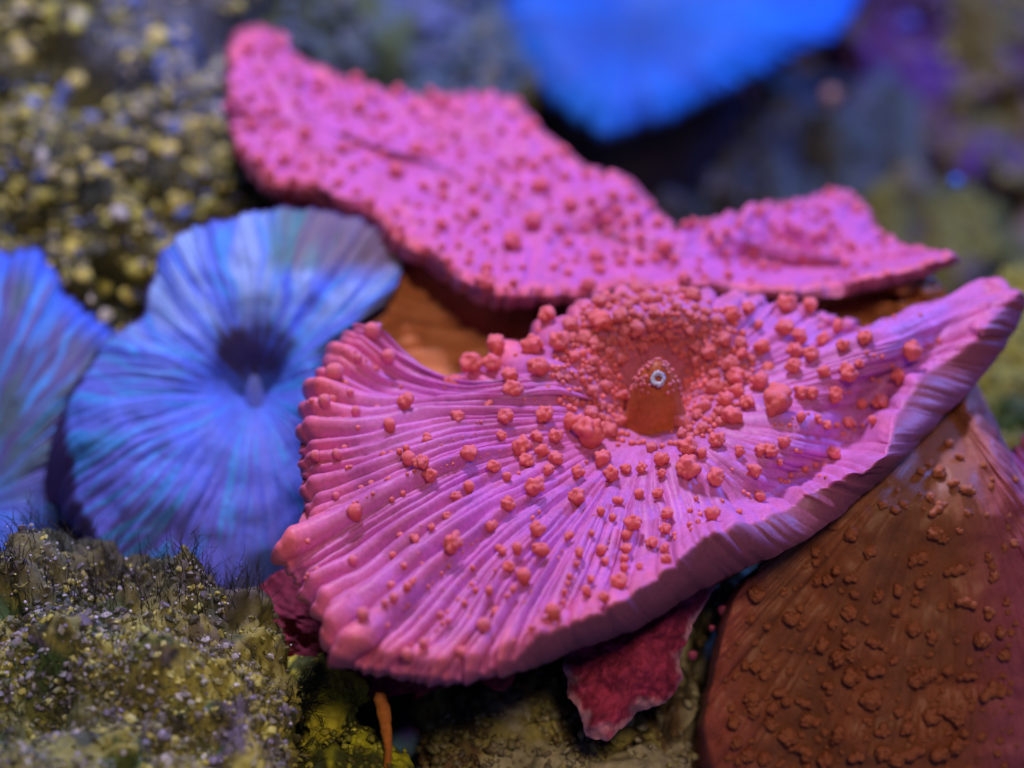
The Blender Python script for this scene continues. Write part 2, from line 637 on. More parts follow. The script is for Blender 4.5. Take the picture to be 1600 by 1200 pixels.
OLIVE, YELLOW, DARK = (0.24, 0.25, 0.05), (0.42, 0.40, 0.07), (0.035, 0.045, 0.03)
VIOLET, PALE, BROWN = (0.17, 0.15, 0.30), (0.42, 0.42, 0.42), (0.10, 0.065, 0.03)
BLUEISH, GREEN = (0.10, 0.16, 0.42), (0.06, 0.16, 0.05)



def crust_zone(C, u_, v_):
    """bluish tint on the upper right shoulder of the rock only"""
    w_ = np.exp(-((u_ - 270) / 110) ** 2 - ((v_ - 90) / 110) ** 2)
    return C * (1 - 0.6 * w_[..., None]) + np.array([0.09, 0.16, 0.50]) * 0.6 * w_[..., None]


rock("crusted_rock", [(-140, -140), (150, -140), (330, -60), (390, 60), (375, 190), (440, 310), (420, 350), (300, 380), (250, 500), (180, 560), (60, 620), (-140, 620)],
     3.80, 0.0009, 0.12, 0.4, "olive yellow crusted rock with knobbly grains behind the blue coral with a dark mouth",
     [(0.09, 0.095, 0.035), (0.17, 0.18, 0.05), DARK, (0.13, 0.14, 0.07)], amp=0.07, freq=9, seed=2, n_grain=3600, grain_px=(4, 13),
     grain_pal=[(0.50, 0.52, 0.10), (0.66, 0.64, 0.14), (0.80, 0.78, 0.26), DARK, (0.10, 0.11, 0.05), (0.12, 0.2, 0.6), (0.75, 0.78, 0.70), (0.45, 0.50, 0.13)], n_knob=280, knob_px=(7, 22), patchf=9, zone=crust_zone)
rock("blurred_rock", [(330, -160), (600, -180), (790, -120), (800, 60), (780, 190), (640, 220), (470, 190), (390, 90)],
     4.55, 0.0008, 0.15, 0.4, "blue green rock beyond the raised wavy rim of the pink coral",
     [(0.09, 0.15, 0.20), (0.13, 0.17, 0.34), (0.08, 0.13, 0.06), (0.30, 0.28, 0.10)], amp=0.06, freq=5, seed=12, n_grain=500, grain_px=(8, 18),
     grain_pal=[(0.10, 0.16, 0.36), (0.10, 0.15, 0.08), (0.2, 0.2, 0.3)], patchf=4)
rock("blurred_rock", [(960, 250), (1080, 190), (1200, 140), (1330, 130), (1430, 190), (1450, 300), (1420, 430), (1250, 470), (1050, 430), (960, 360)],
     4.9, 0.0008, 0.15, 0.4, "dark green grey rock below the bright blue coral, behind the pink fold",
     [(0.17, 0.19, 0.15), (0.17, 0.25, 0.07), (0.34, 0.34, 0.38), (0.09, 0.10, 0.12)], amp=0.08, freq=4, seed=22, n_grain=260, grain_px=(7, 20),
     grain_pal=[(0.10, 0.18, 0.06), (0.40, 0.38, 0.44), (0.05, 0.05, 0.07)], patchf=3.5, n_knob=16, knob_px=(12, 22))
rock("blurred_rock", [(1310, -180), (1760, -180), (1780, 200), (1650, 290), (1480, 260), (1370, 170), (1320, 60)],
     5.2, 0.0008, 0.15, 0.4, "dark purple rock with olive patches beyond the bright plain blue coral",
     [(0.09, 0.035, 0.20), (0.12, 0.05, 0.22), (0.05, 0.025, 0.09), (0.15, 0.14, 0.05)], amp=0.09, freq=4, seed=32, n_grain=160, grain_px=(8, 24),
     grain_pal=[(0.10, 0.04, 0.22), (0.36, 0.35, 0.09), (0.26, 0.17, 0.16)], patchf=4, n_knob=16, knob_px=(12, 22))
rock("blurred_rock", [(1370, 320), (1450, 290), (1530, 310), (1560, 380), (1540, 470), (1440, 480), (1380, 420)],
     4.7, 0.0008, 0.08, 0.3, "small yellow green rock just above the upturned tip of the pink disc",
     [(0.17, 0.18, 0.04), (0.12, 0.14, 0.05), (0.12, 0.10, 0.13)], amp=0.05, freq=6, seed=42, n_grain=160, grain_px=(6, 14),
     grain_pal=[(0.26, 0.25, 0.05), (0.14, 0.12, 0.14), (0.10, 0.12, 0.04)], patchf=7)
rock("blurred_rock", [(1530, 450), (1620, 430), (1780, 430), (1780, 780), (1620, 800), (1540, 740), (1490, 620), (1500, 520)],
     3.8, 0.0008, 0.08, 0.3, "yellow green algae covered rock under the raised tip of the pink disc",
     [(0.28, 0.29, 0.05), (0.04, 0.08, 0.02), (0.34, 0.34, 0.06)], amp=0.05, freq=7, seed=52, n_grain=240, grain_px=(5, 14),
     grain_pal=[(0.35, 0.36, 0.07), (0.06, 0.12, 0.03), (0.2, 0.2, 0.05)], patchf=7)
rock("low_rock", [(455, 1050), (520, 1040), (570, 1075), (560, 1120), (585, 1165), (640, 1190), (660, 1300), (450, 1320)],
     2.83, 0.0006, 0.05, 0.3, "bright lime yellow rock beside the orange tube worm stem",
     [(0.46, 0.52, 0.03), (0.56, 0.58, 0.06), (0.06, 0.08, 0.02)], amp=0.03, freq=9, seed=62, n_grain=300, grain_px=(3, 9),
     grain_pal=[(0.42, 0.46, 0.05), (0.2, 0.24, 0.03), (0.12, 0.10, 0.02)], patchf=9)
rock("low_rock", [(650, 1130), (690, 1075), (760, 1045), (900, 1010), (1020, 960), (1110, 890), (1165, 890), (1125, 1000), (1090, 1120), (1070, 1300), (900, 1340), (660, 1320)],
     3.03, 0.0007, 0.06, 0.4, "brown olive rubble rock under the front edge of the knobbly pink disc",
     [(0.15, 0.10, 0.05), (0.36, 0.35, 0.11), (0.06, 0.05, 0.03), (0.42, 0.42, 0.28)], amp=0.035, freq=9, seed=72, n_grain=2600, grain_px=(2.5, 10),
     grain_pal=[(0.3, 0.3, 0.09), (0.10, 0.07, 0.03), (0.36, 0.38, 0.25), (0.06, 0.05, 0.03), (0.12, 0.09, 0.05)], patchf=9)

# ---------------------------------------------------------------- foreground rock
FR_OUT = [(-180, 950), (-60, 930), (10, 905), (50, 875), (120, 862), (200, 868), (280, 890), (345, 920), (395, 962), (420, 1010), (445, 1038), (485, 1062), (492, 1100), (480, 1150), (478, 1260), (300, 1420), (-180, 1420)]


def moss_zone(C, u_, v_):
    """dark turf on the crown, olive lime crust low on the right flank"""
    n_ = fbm(u_ / 45, v_ / 45, 0, 3, 8)
    crown = sstep(1010, 930, v_ + 30 * n_ - 0.12 * (u_ - 150))
    C = C * (1 - 0.72 * crown[..., None]) + np.array([0.075, 0.075, 0.06]) * 0.72 * crown[..., None]
    lime = np.exp(-((u_ - 330) / 150) ** 2 - ((v_ - 1100) / 110) ** 2) * sstep(-0.35, 0.25, n_)
    C = C * (1 - 0.6 * lime[..., None]) + np.array([0.46, 0.46, 0.10]) * 0.6 * lime[..., None]
    grn = np.exp(-((u_ - 70) / 90) ** 2 - ((v_ - 1120) / 80) ** 2)
    return C * (1 - 0.6 * grn[..., None]) + np.array([0.06, 0.11, 0.05]) * 0.6 * grn[..., None]


fr, FRW, FRN = rock("foreground_rock", FR_OUT, 2.80, 0.0007, 0.16, 0.3,
                    "mossy olive rock with violet crust and fine algae hairs beneath the blue corals",
                    [(0.15, 0.15, 0.06), (0.38, 0.38, 0.10), (0.05, 0.055, 0.045), (0.13, 0.12, 0.18), (0.05, 0.11, 0.04), (0.32, 0.33, 0.09)], amp=0.048, freq=9, seed=82, nt=520, nr=260,
                    n_grain=8000, grain_px=(1.6, 8.0),
                    grain_pal=[(0.50, 0.50, 0.11), (0.10, 0.11, 0.05), (0.06, 0.06, 0.05), (0.20, 0.19, 0.36), (0.40, 0.43, 0.11), (0.05, 0.06, 0.04), (0.40, 0.42, 0.50)], patchf=15, flat=True, zone=moss_zone)

# =================================================================== CORALS
SKIN, SALMON = np.array([0.58, 0.165, 0.51]), np.array([0.84, 0.20, 0.26])


def lipped(pts, lx, ly, ld, ra):
    return [(x, y, dd, x + lx, y + ly, dd + ld, ra) for x, y, dd in pts]


# ---------- orange brown coral tucked in the shade between the two pink ones
d_mid = lambda x, y: 3.33 + 0.00075 * (500 - y)
mid_rim = lipped([(585, 500, 0), (592, 462, 0.0), (625, 425, 0.0), (680, 405, 0.0), (800, 415, 0.02), (1000, 420, 0.03), (1250, 420, 0.02),
                  (1360, 425, -0.02), (1430, 426, -0.04), (1462, 444, -0.04), (1474, 474, -0.02)], 0, 5, 0.03, 1.0) + \
          lipped([(1400, 560, 0.02), (1100, 620, 0.02), (800, 640, 0.02), (640, 600, 0.01)], 0, 6, 0.03, 1.0)
om = coral_disc(mid_rim, (960, 515), d_mid, nt=700, nr=90, ridges=(40, 84), amp=0.010, tip=0.004, ext=5, seed=31, dome=-0.05, wob=0.012,
                relief=lambda x, y, r: -0.05 * np.exp(-((x - 1400) / 60) ** 2 - ((y - 450) / 40) ** 2) * (0.6 + fbm(x / 22, y / 22, 0, 3, 5)))
t_mid = thing("mushroom_coral", P(960, 520, 3.6), "orange brown ribbed coral in the shade between the two pink discs", "coral", "mushroom corals on the reef")
c = mixc((0.50, 0.18, 0.07), (0.62, 0.25, 0.10), np.clip(om.ridge, 0, 1))
link("disc", disc_mesh("disc", om, c, np.zeros(om.lip.shape) + (0.42, 0.12, 0.07)), M_SKIN, t_mid)
link("column", column_mesh("column", om, P(960, 540, 3.55), 0.16, 0.4, (0.12, 0.03, 0.03)), M_COLUMN, t_mid)

# ---------- the knobbly pink coral in front
d_front = lambda x, y: 3.0 + 0.00080 * (620 - y)
F_RIM = [(572, 508, -.03, 561, 513, .03, 1.1), (520, 565, -.02, 513, 571, .03, 1.2), (487, 640, 0, 481, 644, .04, 1.2), (477, 720, 0, 472, 723, .04, 1.2),
         (479, 790, 0, 474, 794, .04, 1.2), (447, 857, -.01, 443, 864, .03, 1.2), (468, 905, 0, 466, 911, .04, 1.3), (512, 965, -.01, 510, 972, .03, 1.5),
         (527, 1012, -.02, 525, 1020, .03, 1.6), (600, 1037, -.01, 600, 1044, .04, 1.2), (700, 1054, -.01, 702, 1062, .04, 1.2), (780, 1030, -.03, 786, 1050, .02, .9),
         (850, 988, -.05, 872, 1027, 0.045, .6), (950, 945, -.06, 985, 984, 0.035, .45), (1040, 890, -.07, 1080, 932, 0.025, .4), (1110, 830, -.08, 1168, 886, 0.015, .4),
         (1200, 800, -.08, 1258, 842, 0.015, .35), (1290, 757, -.08, 1348, 775, 0.025, .35), (1372, 712, -.08, 1422, 706, 0.035, .35), (1402, 640, -.07, 1474, 652, 0.035, .35),
         (1442, 582, -.06, 1520, 606, 0.045, .35), (1500, 545, -.05, 1564, 552, 0.045, .4), (1556, 488, -.05, 1590, 500, 0.045, .5), (1590, 452, -.05, 1597, 466, .0, .5),
         (1548, 443, -.03, 1550, 452, .03, .5), (1508, 474, .0, 1506, 484, .05, .5), (1452, 474, .02, 1450, 484, .06, .4), (1362, 508, .03, 1362, 520, .08, .4),
         (1290, 496, .02, 1290, 510, .08, .4), (1230, 472, .01, 1230, 488, .08, .5), (1130, 462, .0, 1130, 480, .08, .5), (1010, 454, .0, 1010, 474, .08, .5),
         (920, 474, .0, 920, 492, .08, .6), (850, 505, .0, 850, 522, .08, .6), (760, 562, .0, 758, 575, .08, .6), (690, 598, .0, 688, 610, .07, .6),
         (634, 592, .0, 632, 602, .06, .6), (605, 560, -.01, 602, 568, .05, .8)]
HUBX, HUBY = 1022, 640


def bend_front(px, py, r):
    # ribs flow out over the mound and sag towards the left edge
    w = 4 * r * (1 - r)
    left = sstep(1000, 620, px)
    top = sstep(700, 590, py) * sstep(900, 700, px)
    hump = 9.5 * r * (1 - r) ** 2 * 0.7
    return 0 * px, (-44 * hump * left * sstep(560, 660, py) + 46 * 6.75 * r ** 2 * (1 - r) * top + 10 * w * sstep(1000, 1300, px))


def relief_front(px, py, r):
    pit = 0.055 * np.exp(-((px - 1022) / 78) ** 2 - ((py - 596) / 66) ** 2)
    crest = -0.055 * np.exp(-((px - 1030) / 150) ** 2 - ((py - 486) / 34) ** 2)
    shoulder = -0.03 * np.exp(-((px - 800) / 120) ** 2 - ((py - 590) / 60) ** 2)
    valley = 0.05 * np.exp(-((px - 640) / 80) ** 2 - ((py - 610) / 45) ** 2)
    gutter = 0.07 * np.exp(-((px - 1360 + (py - 640) * 0.9) / 90) ** 2) * sstep(0.6, 0.85, r) * sstep(1100, 1250, px)
    cup = 0.055 * 12.2 * r ** 4 * (1 - r) * sstep(800, 1050, px) * sstep(540, 640, py)
    wave = 0.010 * fbm(px / 110, py / 110, 0, 2, 77)
    crinkle = -0.012 * np.maximum(0, fbm(px / 26, py / 26, 0, 3, 57)) * sstep(0.9, 0.99, r) * sstep(850, 1000, px)
    bead = -0.007 * sstep(0.955, 0.99, r) * sstep(780, 900, px)
    return pit + crest + shoulder + valley + gutter + cup + crinkle + bead + wave


of = coral_disc(F_RIM, (HUBX, HUBY), d_front, nt=1500, nr=190, ridges=(58, 104), amp=0.0115, tip=0.007, ext=9, seed=3,
                relief=relief_front, bend=bend_front, dome=0.05, wob=0.0042, jit=0.78, rimnoise=3)
t_front = thing("mushroom_coral", P(760, 980, 3.15), "large pink coral disc with orange knobs and a white ringed mouth", "coral", "mushroom corals on the reef")
inner = np.exp(-((of.px - 1022) / 95) ** 2 - ((of.py - 585) / 85) ** 2)
tcol = np.clip(sstep(0.78, 1.0, of.r) * (0.12 + 0.42 * of.ridge + 0.25 * fbm(of.px / 30, of.py / 30, 0, 3, 66)) * np.clip(of.ra[:, None] + 0.3, 0, 1), 0, 1)
cf = mixc(SKIN, SALMON, tcol)
cf = mixc(cf, np.zeros(cf.shape) + (0.58, 0.20, 0.62), np.clip(0.8 * sstep(0.3, 0.9, of.ridge) * sstep(900, 1200, of.px) * (1 - tcol), 0, 1))
cf = cf * (1 - inner[..., None]) + np.array([0.56, 0.18, 0.24]) * inner[..., None]
lf = np.zeros(of.lip.shape) + (0.31, 0.10, 0.20)  # right lip's purple brown darkened to keep it shaded despite the fill
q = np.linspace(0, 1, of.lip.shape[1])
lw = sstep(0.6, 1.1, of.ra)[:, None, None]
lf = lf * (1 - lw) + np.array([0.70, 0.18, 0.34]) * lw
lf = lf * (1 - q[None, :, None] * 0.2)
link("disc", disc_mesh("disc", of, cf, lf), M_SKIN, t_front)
link("column", column_mesh("column", of, P(820, 830, 3.28), 0.12, 0.35, (0.22, 0.03, 0.06)), M_COLUMN, t_front)

# mouth cone with its white ring
MP, MN, _, _ = find(of, 1022, 665)
axis = np.array([0.0, -0.10, 1.0])
axis /= np.linalg.norm(axis)
base = P(1023, 672, d_front(0, 672) + 0.04)
n_a, n_h = 64, 40
ang = np.linspace(0, 2 * np.pi, n_a, endpoint=False)[:, None]
hq = np.linspace(0, 1, n_h)[None, :]
CH, CR = 0.100, 0.033
rad = CR * (1 - hq ** 2.3) ** 0.5 * (1.05 - 0.1 * hq) + 0.012 * (1 - hq) ** 5
X = np.array(axis_matrix(axis, 0.0))
prof = np.stack([np.cos(ang) * rad, np.sin(ang) * rad, CH * hq + 0 * ang], -1)
prof[..., :2] *= (1 + 0.05 * fbm(np.cos(ang) * 2, np.sin(ang) * 2, hq * 4, 3))[..., None]
CW = base + prof @ X.T
cc = np.zeros(CW.shape) + (0.50, 0.13, 0.04)
tip_v = len(CW.reshape(-1, 3))
Vc = np.vstack([CW.reshape(-1, 3), CW[:, -1].mean(0)[None]])
i = np.arange(n_a)
tri = np.stack([np.full(n_a, tip_v), i * n_h + n_h - 1, ((i + 1) % n_a) * n_h + n_h - 1], 1)
mouth = link("mouth_cone", mesh("mouth_cone", Vc, [grid_faces(n_a, n_h), tri], np.vstack([cc.reshape(-1, 3), [[0.4, 0.1, 0.1]]])), M_KNOB, t_front)
# white ring on the cone's face
rc = base + axis * CH * 0.86 + np.array([0.0, -1.0, 0.15]) * CR * 0.62
rn = np.array([0.0, -0.75, 0.65])
A1 = np.linspace(0, 2 * np.pi, 40, endpoint=False)[:, None]
A2 = np.linspace(0, 2 * np.pi, 12, endpoint=False)[None, :]
R1, R2 = 0.0062, 0.0026
ringp = np.stack([np.cos(A1) * (R1 + R2 * np.cos(A2)), np.sin(A1) * (R1 + R2 * np.cos(A2)), R2 * np.sin(A2) + 0 * A1], -1)
ringp *= (1 + 0.22 * fbm(np.cos(A1) * 3, np.sin(A1) * 3, A2, 2))[..., None]
RM = np.array(axis_matrix(rn, 0.3))
fr_ = grid_faces(40, 12)
i, j = np.meshgrid(np.arange(40), np.arange(12), indexing='ij')
fr_ = np.stack([i * 12 + j, ((i + 1) % 40) * 12 + j, ((i + 1) % 40) * 12 + (j + 1) % 12, i * 12 + (j + 1) % 12], -1).reshape(-1, 4)
M_WHITE = plain("mouth_white", (0.50, 0.56, 0.72), 0.45, 0.4)
ring = link("mouth_ring", mesh("mouth_ring", rc + ringp @ RM.T, [fr_]), M_WHITE, mouth)
ring["label"] = "pale white ring round the mouth opening"
# knobs on the front disc: (px, py, radius) read from the photograph
KN = [(740, 551, 18), (776, 540, 17), (772, 568, 15), (834, 542, 18), (796, 587, 14), (845, 574, 17), (875, 536, 18), (897, 557, 11), (939, 499, 20), (856, 491, 14),
      (710, 600, 16), (635, 632, 17), (609, 664, 10), (717, 652, 13), (787, 651, 13), (806, 609, 15), (762, 634, 8), (864, 607, 12), (852, 647, 15), (890, 658, 16),
      (920, 679, 26), (839, 681, 10), (867, 682, 12), (811, 699, 16), (847, 703, 12), (785, 682, 9), (731, 709, 14), (640, 718, 12), (660, 722, 13), (671, 744, 14),
      (669, 686, 9), (772, 729, 11), (824, 720, 12), (867, 716, 11), (856, 735, 10), (942, 716, 15), (956, 742, 15), (901, 739, 12), (792, 746, 7), (731, 761, 9),
      (714, 778, 10), (832, 761, 16), (901, 778, 15), (794, 789, 13), (965, 782, 8), (980, 733, 10), (1002, 733, 9), (1032, 718, 13), (1074, 731, 21), (1034, 741, 8),
      (1029, 771, 9), (999, 772, 8), (699, 806, 8), (674, 825, 7), (556, 799, 12), (629, 772, 5), (612, 780, 5), (650, 842, 9), (704, 851, 18), (766, 823, 11),
      (837, 829, 14), (847, 861, 13), (987, 816, 14), (1040, 802, 10), (1040, 825, 10), (1040, 858, 9), (939, 799, 7), (956, 808, 6), (924, 832, 6), (978, 836, 8),
      (1019, 847, 10), (937, 859, 9), (888, 838, 8), (785, 859, 9), (809, 857, 9), (526, 774, 6), (566, 763, 5), (582, 756, 6), (607, 750, 5), (528, 709, 8),
      (507, 626, 10), (556, 645, 8), (522, 581, 14), (580, 519, 14), (607, 555, 11), (600, 711, 5), (612, 709, 5), (624, 707, 5), (636, 702, 6),
      (1227, 476, 16), (1268, 480, 13), (1142, 494, 14), (1169, 481, 11), (1223, 511, 14), (1249, 528, 14), (1283, 532, 12), (1317, 540, 11), (1307, 511, 11), (1354, 528, 13),
      (1416, 543, 15), (1191, 541, 14), (1184, 507, 8), (1159, 551, 11), (1246, 552, 14), (1266, 553, 13), (1240, 573, 13), (1289, 579, 11), (1322, 579, 16), (1341, 567, 8),
      (1197, 575, 12), (1187, 597, 16), (1212, 627, 26), (1252, 614, 13), (1268, 614, 13), (1300, 614, 13), (1146, 650, 16), (1167, 629, 13), (1150, 590, 16), (1154, 611, 13),
      (1135, 627, 14), (1379, 629, 14), (1347, 633, 9), (1409, 586, 12), (1397, 575, 9), (1251, 652, 8), (1276, 656, 7), (1289, 663, 8), (1306, 663, 5), (1322, 659, 10),
      (1349, 665, 4), (1366, 656, 7), (1300, 706, 11), (1223, 691, 11), (1188, 702, 11), (1203, 703, 12), (1154, 706, 9), (1178, 734, 13), (1217, 721, 6), (1120, 689, 14),
      (1116, 746, 15), (1075, 699, 16), (1096, 708, 8), (1187, 776, 10), (1112, 804, 13), (1272, 725, 5), (1257, 732, 6), (1234, 742, 5), (1088, 779, 4), (1157, 800, 5),
      (1354, 551, 4), (1366, 555, 4), (1378, 557, 4), (1361, 590, 4), (1372, 594, 4),
      (567, 960, 11), (602, 942, 6), (616, 932, 8), (635, 917, 7), (646, 907, 7), (610, 915, 7), (552, 877, 8), (615, 866, 6), (632, 884, 5), (496, 890, 6), (627, 837, 6),
      (796, 885, 10), (820, 900, 12), (744, 923, 5), (766, 922, 7), (802, 922, 7), (792, 932, 5), (775, 957, 9), (757, 977, 12), (726, 942, 5), (689, 960, 6), (701, 970, 5),
      (637, 1022, 12), (662, 1005, 8), (722, 1017, 9), (865, 957, 14), (917, 925, 9), (970, 910, 14), (920, 905, 8), (890, 900, 5), (887, 912, 5), (882, 925, 5), (880, 940, 5),
      (977, 857, 9), (975, 872, 8), (975, 887, 7), (1042, 860, 8), (1045, 875, 9), (905, 862, 9), (900, 882, 6), (945, 875, 8), (1000, 885, 6), (950, 935, 10),
      (475 + 20, 712, 8), (520, 625, 8), (540, 600, 7), (548, 615, 6), (560, 560, 7), (590, 640, 6), (540, 700, 5)]
ORANGE, DEEP = np.array([0.89, 0.20, 0.235]), np.array([0.66, 0.14, 0.08])
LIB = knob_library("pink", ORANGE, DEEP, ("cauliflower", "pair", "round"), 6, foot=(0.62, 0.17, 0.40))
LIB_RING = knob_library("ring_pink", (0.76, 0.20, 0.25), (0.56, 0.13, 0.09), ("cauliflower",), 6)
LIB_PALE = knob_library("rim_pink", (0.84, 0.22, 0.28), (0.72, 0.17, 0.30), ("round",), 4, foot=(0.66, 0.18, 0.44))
placed = []
for (x, y, r_) in KN:
    pos, n, miss, kk = find(of, x, y + r_ * 0.55, 0.985)
    d_ = np.dot(pos - CAM, FWD)
    size = r_ * PX * d_ * 1.06
    rr_ = of.r[kk]
    if y < 620 and x > 690:
        kd, lib = "cauliflower", LIB
    elif rr_ > 0.80 and x < 830:
        kd, lib = "round", LIB_PALE
    elif rr_ > 0.66 and x < 900:
        kd, lib = random.choice(["round", "round", "pair"]), LIB
    else:
        kd, lib = ("cauliflower" if r_ > 9 else random.choice(["cauliflower", "pair", "round"])), LIB
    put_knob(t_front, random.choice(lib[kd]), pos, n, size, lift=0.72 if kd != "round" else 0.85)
    placed.append((x, y, r_))
# dense crust of small knobs round the mouth
extra = []
tries = 0
while len(extra) < 420 and tries < 20000:
    tries += 1
    a = random.uniform(0, 6.283)
    rho = random.uniform(0.33, 1.30) ** 0.8
    x = 1020 + 128 * rho * math.cos(a)
    y = 585 + (112 if math.sin(a) < 0 else 92) * rho * math.sin(a)
    if abs(x - 1023) < 42 and 585 < y < 692:
        continue
    r_ = random.choice([4, 5, 6, 8, 10, 12]) * (1.15 if rho > 0.7 else 0.85)
    if rho > 0.8 and random.random() < 0.45:
        continue
    if any((x - a_) ** 2 + (y - b_) ** 2 < (0.72 * (r_ + c_)) ** 2 for a_, b_, c_ in placed):
        continue
    placed.append((x, y, r_))
    extra.append((x, y, r_))
extra.sort(key=lambda t: -t[2])
n_left = 296 - len(KN)
for (x, y, r_) in extra[:max(0, n_left)]:
    pos, n, miss, kk = find(of, x, y + r_ * 0.4)
    put_knob(t_front, random.choice(LIB_RING["cauliflower"]), pos, n, r_ * PX * 3 * 1.1, lift=0.4)
small = [(x, y, r_) for x, y, r_ in extra[max(0, n_left):]]
# beads in rows on the ribs
for _ in range(520):
    x, y = random.uniform(470, 1450), random.uniform(480, 1030)
    pos, n, miss, kk = find(of, x, y, 0.97)
    if miss > 3 or of.ridge[kk] < 0.75 or any((x - a_) ** 2 + (y - b_) ** 2 < (1.1 * (3 + c_)) ** 2 for a_, b_, c_ in placed):
        continue
    run = random.choice([1, 1, 2, 2, 3, 4])
    j = kk[1]
    for k in range(run):
        small.append((of.u[kk[0], j], of.v[kk[0], j], math.exp(random.uniform(0.4, 1.6))))
        j = min(of.nr - 6, j + random.randint(2, 7))
    placed.append((x, y, 6))
items = []
for (x, y, r_) in small:
    pos, n, miss, kk = find(of, x, y)
    ax = n * 0.6 + np.array([0, 0, 0.4])
    items.append((pos + ax * r_ * PX * 3 * 0.3, ax, r_ * PX * 3))
shp = [knob_shape(500 + k, "cauliflower" if k % 2 else "round", ICO2) for k in range(8)]
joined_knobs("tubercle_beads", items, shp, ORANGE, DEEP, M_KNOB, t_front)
# granules over the upper half of the mouth cone
gi = []
for _ in range(150):
    a = random.uniform(0, 6.283)
    h_ = random.uniform(0.45, 1.0)
    p = CW[int(a / 6.284 * n_a), int(h_ * (n_h - 1))]
    if np.linalg.norm(p - rc) < 0.015:
        continue
    if h_ < 0.72 and 3.6 < a < 5.8:
        continue
    nn = p - (base + axis * 0.05)
    gi.append((p, nn, random.uniform(3.0, 5.0) * PX * 3))
joined_knobs("mouth_granules", gi, shp, (0.72, 0.18, 0.22), DEEP, M_KNOB, mouth)

# ---------- pink coral behind, rising to the upper left with a fold on the right
d_back = lambda x, y: 3.24 + 0.00125 * (450 - y)
B_RIM = [(366, 205, .0, 366, 212, .04, 1), (360, 140, 0, 357, 142, .05, 1), (368, 62, .0, 364, 58, .06, 1), (402, 46, .0, 402, 40, .07, 1), (444, 62, .0, 446, 56, .07, 1),
         (458, 96, .0, 462, 90, .07, 1), (560, 132, .0, 562, 126, .07, 1), (640, 150, .0, 642, 144, .07, 1), (760, 152, .0, 762, 146, .07, 1), (806, 165, .0, 812, 160, .07, 1),
         (850, 222, .0, 858, 218, .07, 1), (930, 268, .0, 936, 264, .07, 1), (990, 292, .0, 998, 288, .07, 1), (1050, 358, .0, 1056, 354, .07, 1), (1120, 346, .02, 1122, 340, .08, 1),
         (1190, 326, .06, 1190, 320, .1, 1), (1250, 322, .10, 1250, 316, .12, 1), (1300, 304, .14, 1300, 298, .16, 1), (1336, 322, .14, 1342, 318, .16, 1), (1372, 372, .08, 1380, 368, .1, 1),
         (1420, 386, -.02, 1424, 384, .04, .7), (1484, 397, -.06, 1488, 404, .0, .5), (1440, 412, -.07, 1462, 424, -.01, .5), (1360, 432, -.07, 1366, 452, -.01, .5),
         (1250, 446, -.06, 1252, 466, .0, .6), (1150, 446, -.05, 1150, 464, .01, .7), (1050, 444, -.05, 1050, 460, .02, .8), (900, 452, -.05, 900, 466, .02, .9), (800, 452, -.05, 796, 468, .02, 1),
         (742, 436, -.04, 734, 454, .03, 1), (690, 402, -.03, 680, 424, .04, 1), (640, 380, -.02, 628, 400, .05, 1), (600, 346, -.02, 588, 368, .05, 1), (556, 316, -.01, 546, 338, .05, 1),
         (480, 292, 0, 474, 312, .05, 1), (430, 282, 0, 424, 300, .05, 1), (398, 258, 0, 390, 272, .05, 1)]
B_HUB = [(480, 210), (470, 180), (470, 160), (480, 150), (490, 160), (500, 170), (590, 220), (660, 240), (740, 270), (780, 280), (830, 310), (900, 350), (950, 370), (1020, 400),
         (1090, 410), (1160, 405), (1220, 400), (1260, 395), (1290, 395), (1310, 400), (1330, 405), (1340, 408), (1330, 410), (1290, 412), (1200, 412), (1120, 408), (1040, 405), (900, 370), (820, 330),
         (770, 300), (730, 285), (690, 270), (650, 255), (610, 240), (530, 220), (500, 215), (490, 212)]
B_SPINE = ([470, 600, 740, 900, 1040, 1340], [190, 232, 285, 362, 400, 408])
ob = coral_disc(B_RIM, B_HUB, d_back, nt=1100, nr=110, ridges=(80, 150), amp=0.004, tip=0.005, ext=9, seed=13, spine=B_SPINE, dome=0.004, wob=0.004,
                relief=lambda x, y, r: 0.014 * fbm(x / 45, y / 45, 0, 3, 9) + 0.03 * fbm(x / 130, y / 110, 0, 2, 29) + 0.06 * np.exp(-((x - 1240) / 100) ** 2 - ((y - 400) / 40) ** 2)
                - 0.05 * np.exp(-((x - 850) / 170) ** 2 - ((y - 320) / 70) ** 2), rimnoise=6)
t_back = thing("mushroom_coral", P(800, 460, 3.6), "pink coral with a wavy rim rising against the olive crusted rock", "coral", "mushroom corals on the reef")
cb = mixc((0.62, 0.15, 0.50), SALMON, np.clip(sstep(0.8, 1.0, ob.r) * 0.7 + 0.25 * fbm(ob.px / 30, ob.py / 30, 0, 3, 4), 0, 1))
link("disc", disc_mesh("disc", ob, cb, np.zeros(ob.lip.shape) + (0.45, 0.11, 0.22)), M_SKIN, t_back)
link("column", column_mesh("column", ob, P(800, 430, 3.6), 0.16, 0.4, (0.16, 0.03, 0.06)), M_COLUMN, t_back)
KB = [(835, 342, 18), (800, 376, 17), (620, 265, 15), (652, 232, 13), (760, 443, 18), (930, 400, 15), (936, 420, 11), (562, 165, 12), (600, 180, 10), (690, 350, 12), (740, 330, 11), (845, 290, 16),
      (890, 318, 14), (1040, 382, 15), (1000, 368, 9), (1055, 405, 10), (1000, 408, 10), (875, 352, 8), (870, 352, 8), (760, 420, 12), (920, 445, 14), (1070, 442, 14), (390, 195, 10), (434, 195, 9), (480, 205, 12),
      (408, 250, 12), (450, 245, 10), (535, 230, 10), (390, 75, 12), (440, 70, 10), (495, 130, 11), (700, 405, 8), (690, 385, 7), (1195, 415, 9), (1290, 330, 10)]
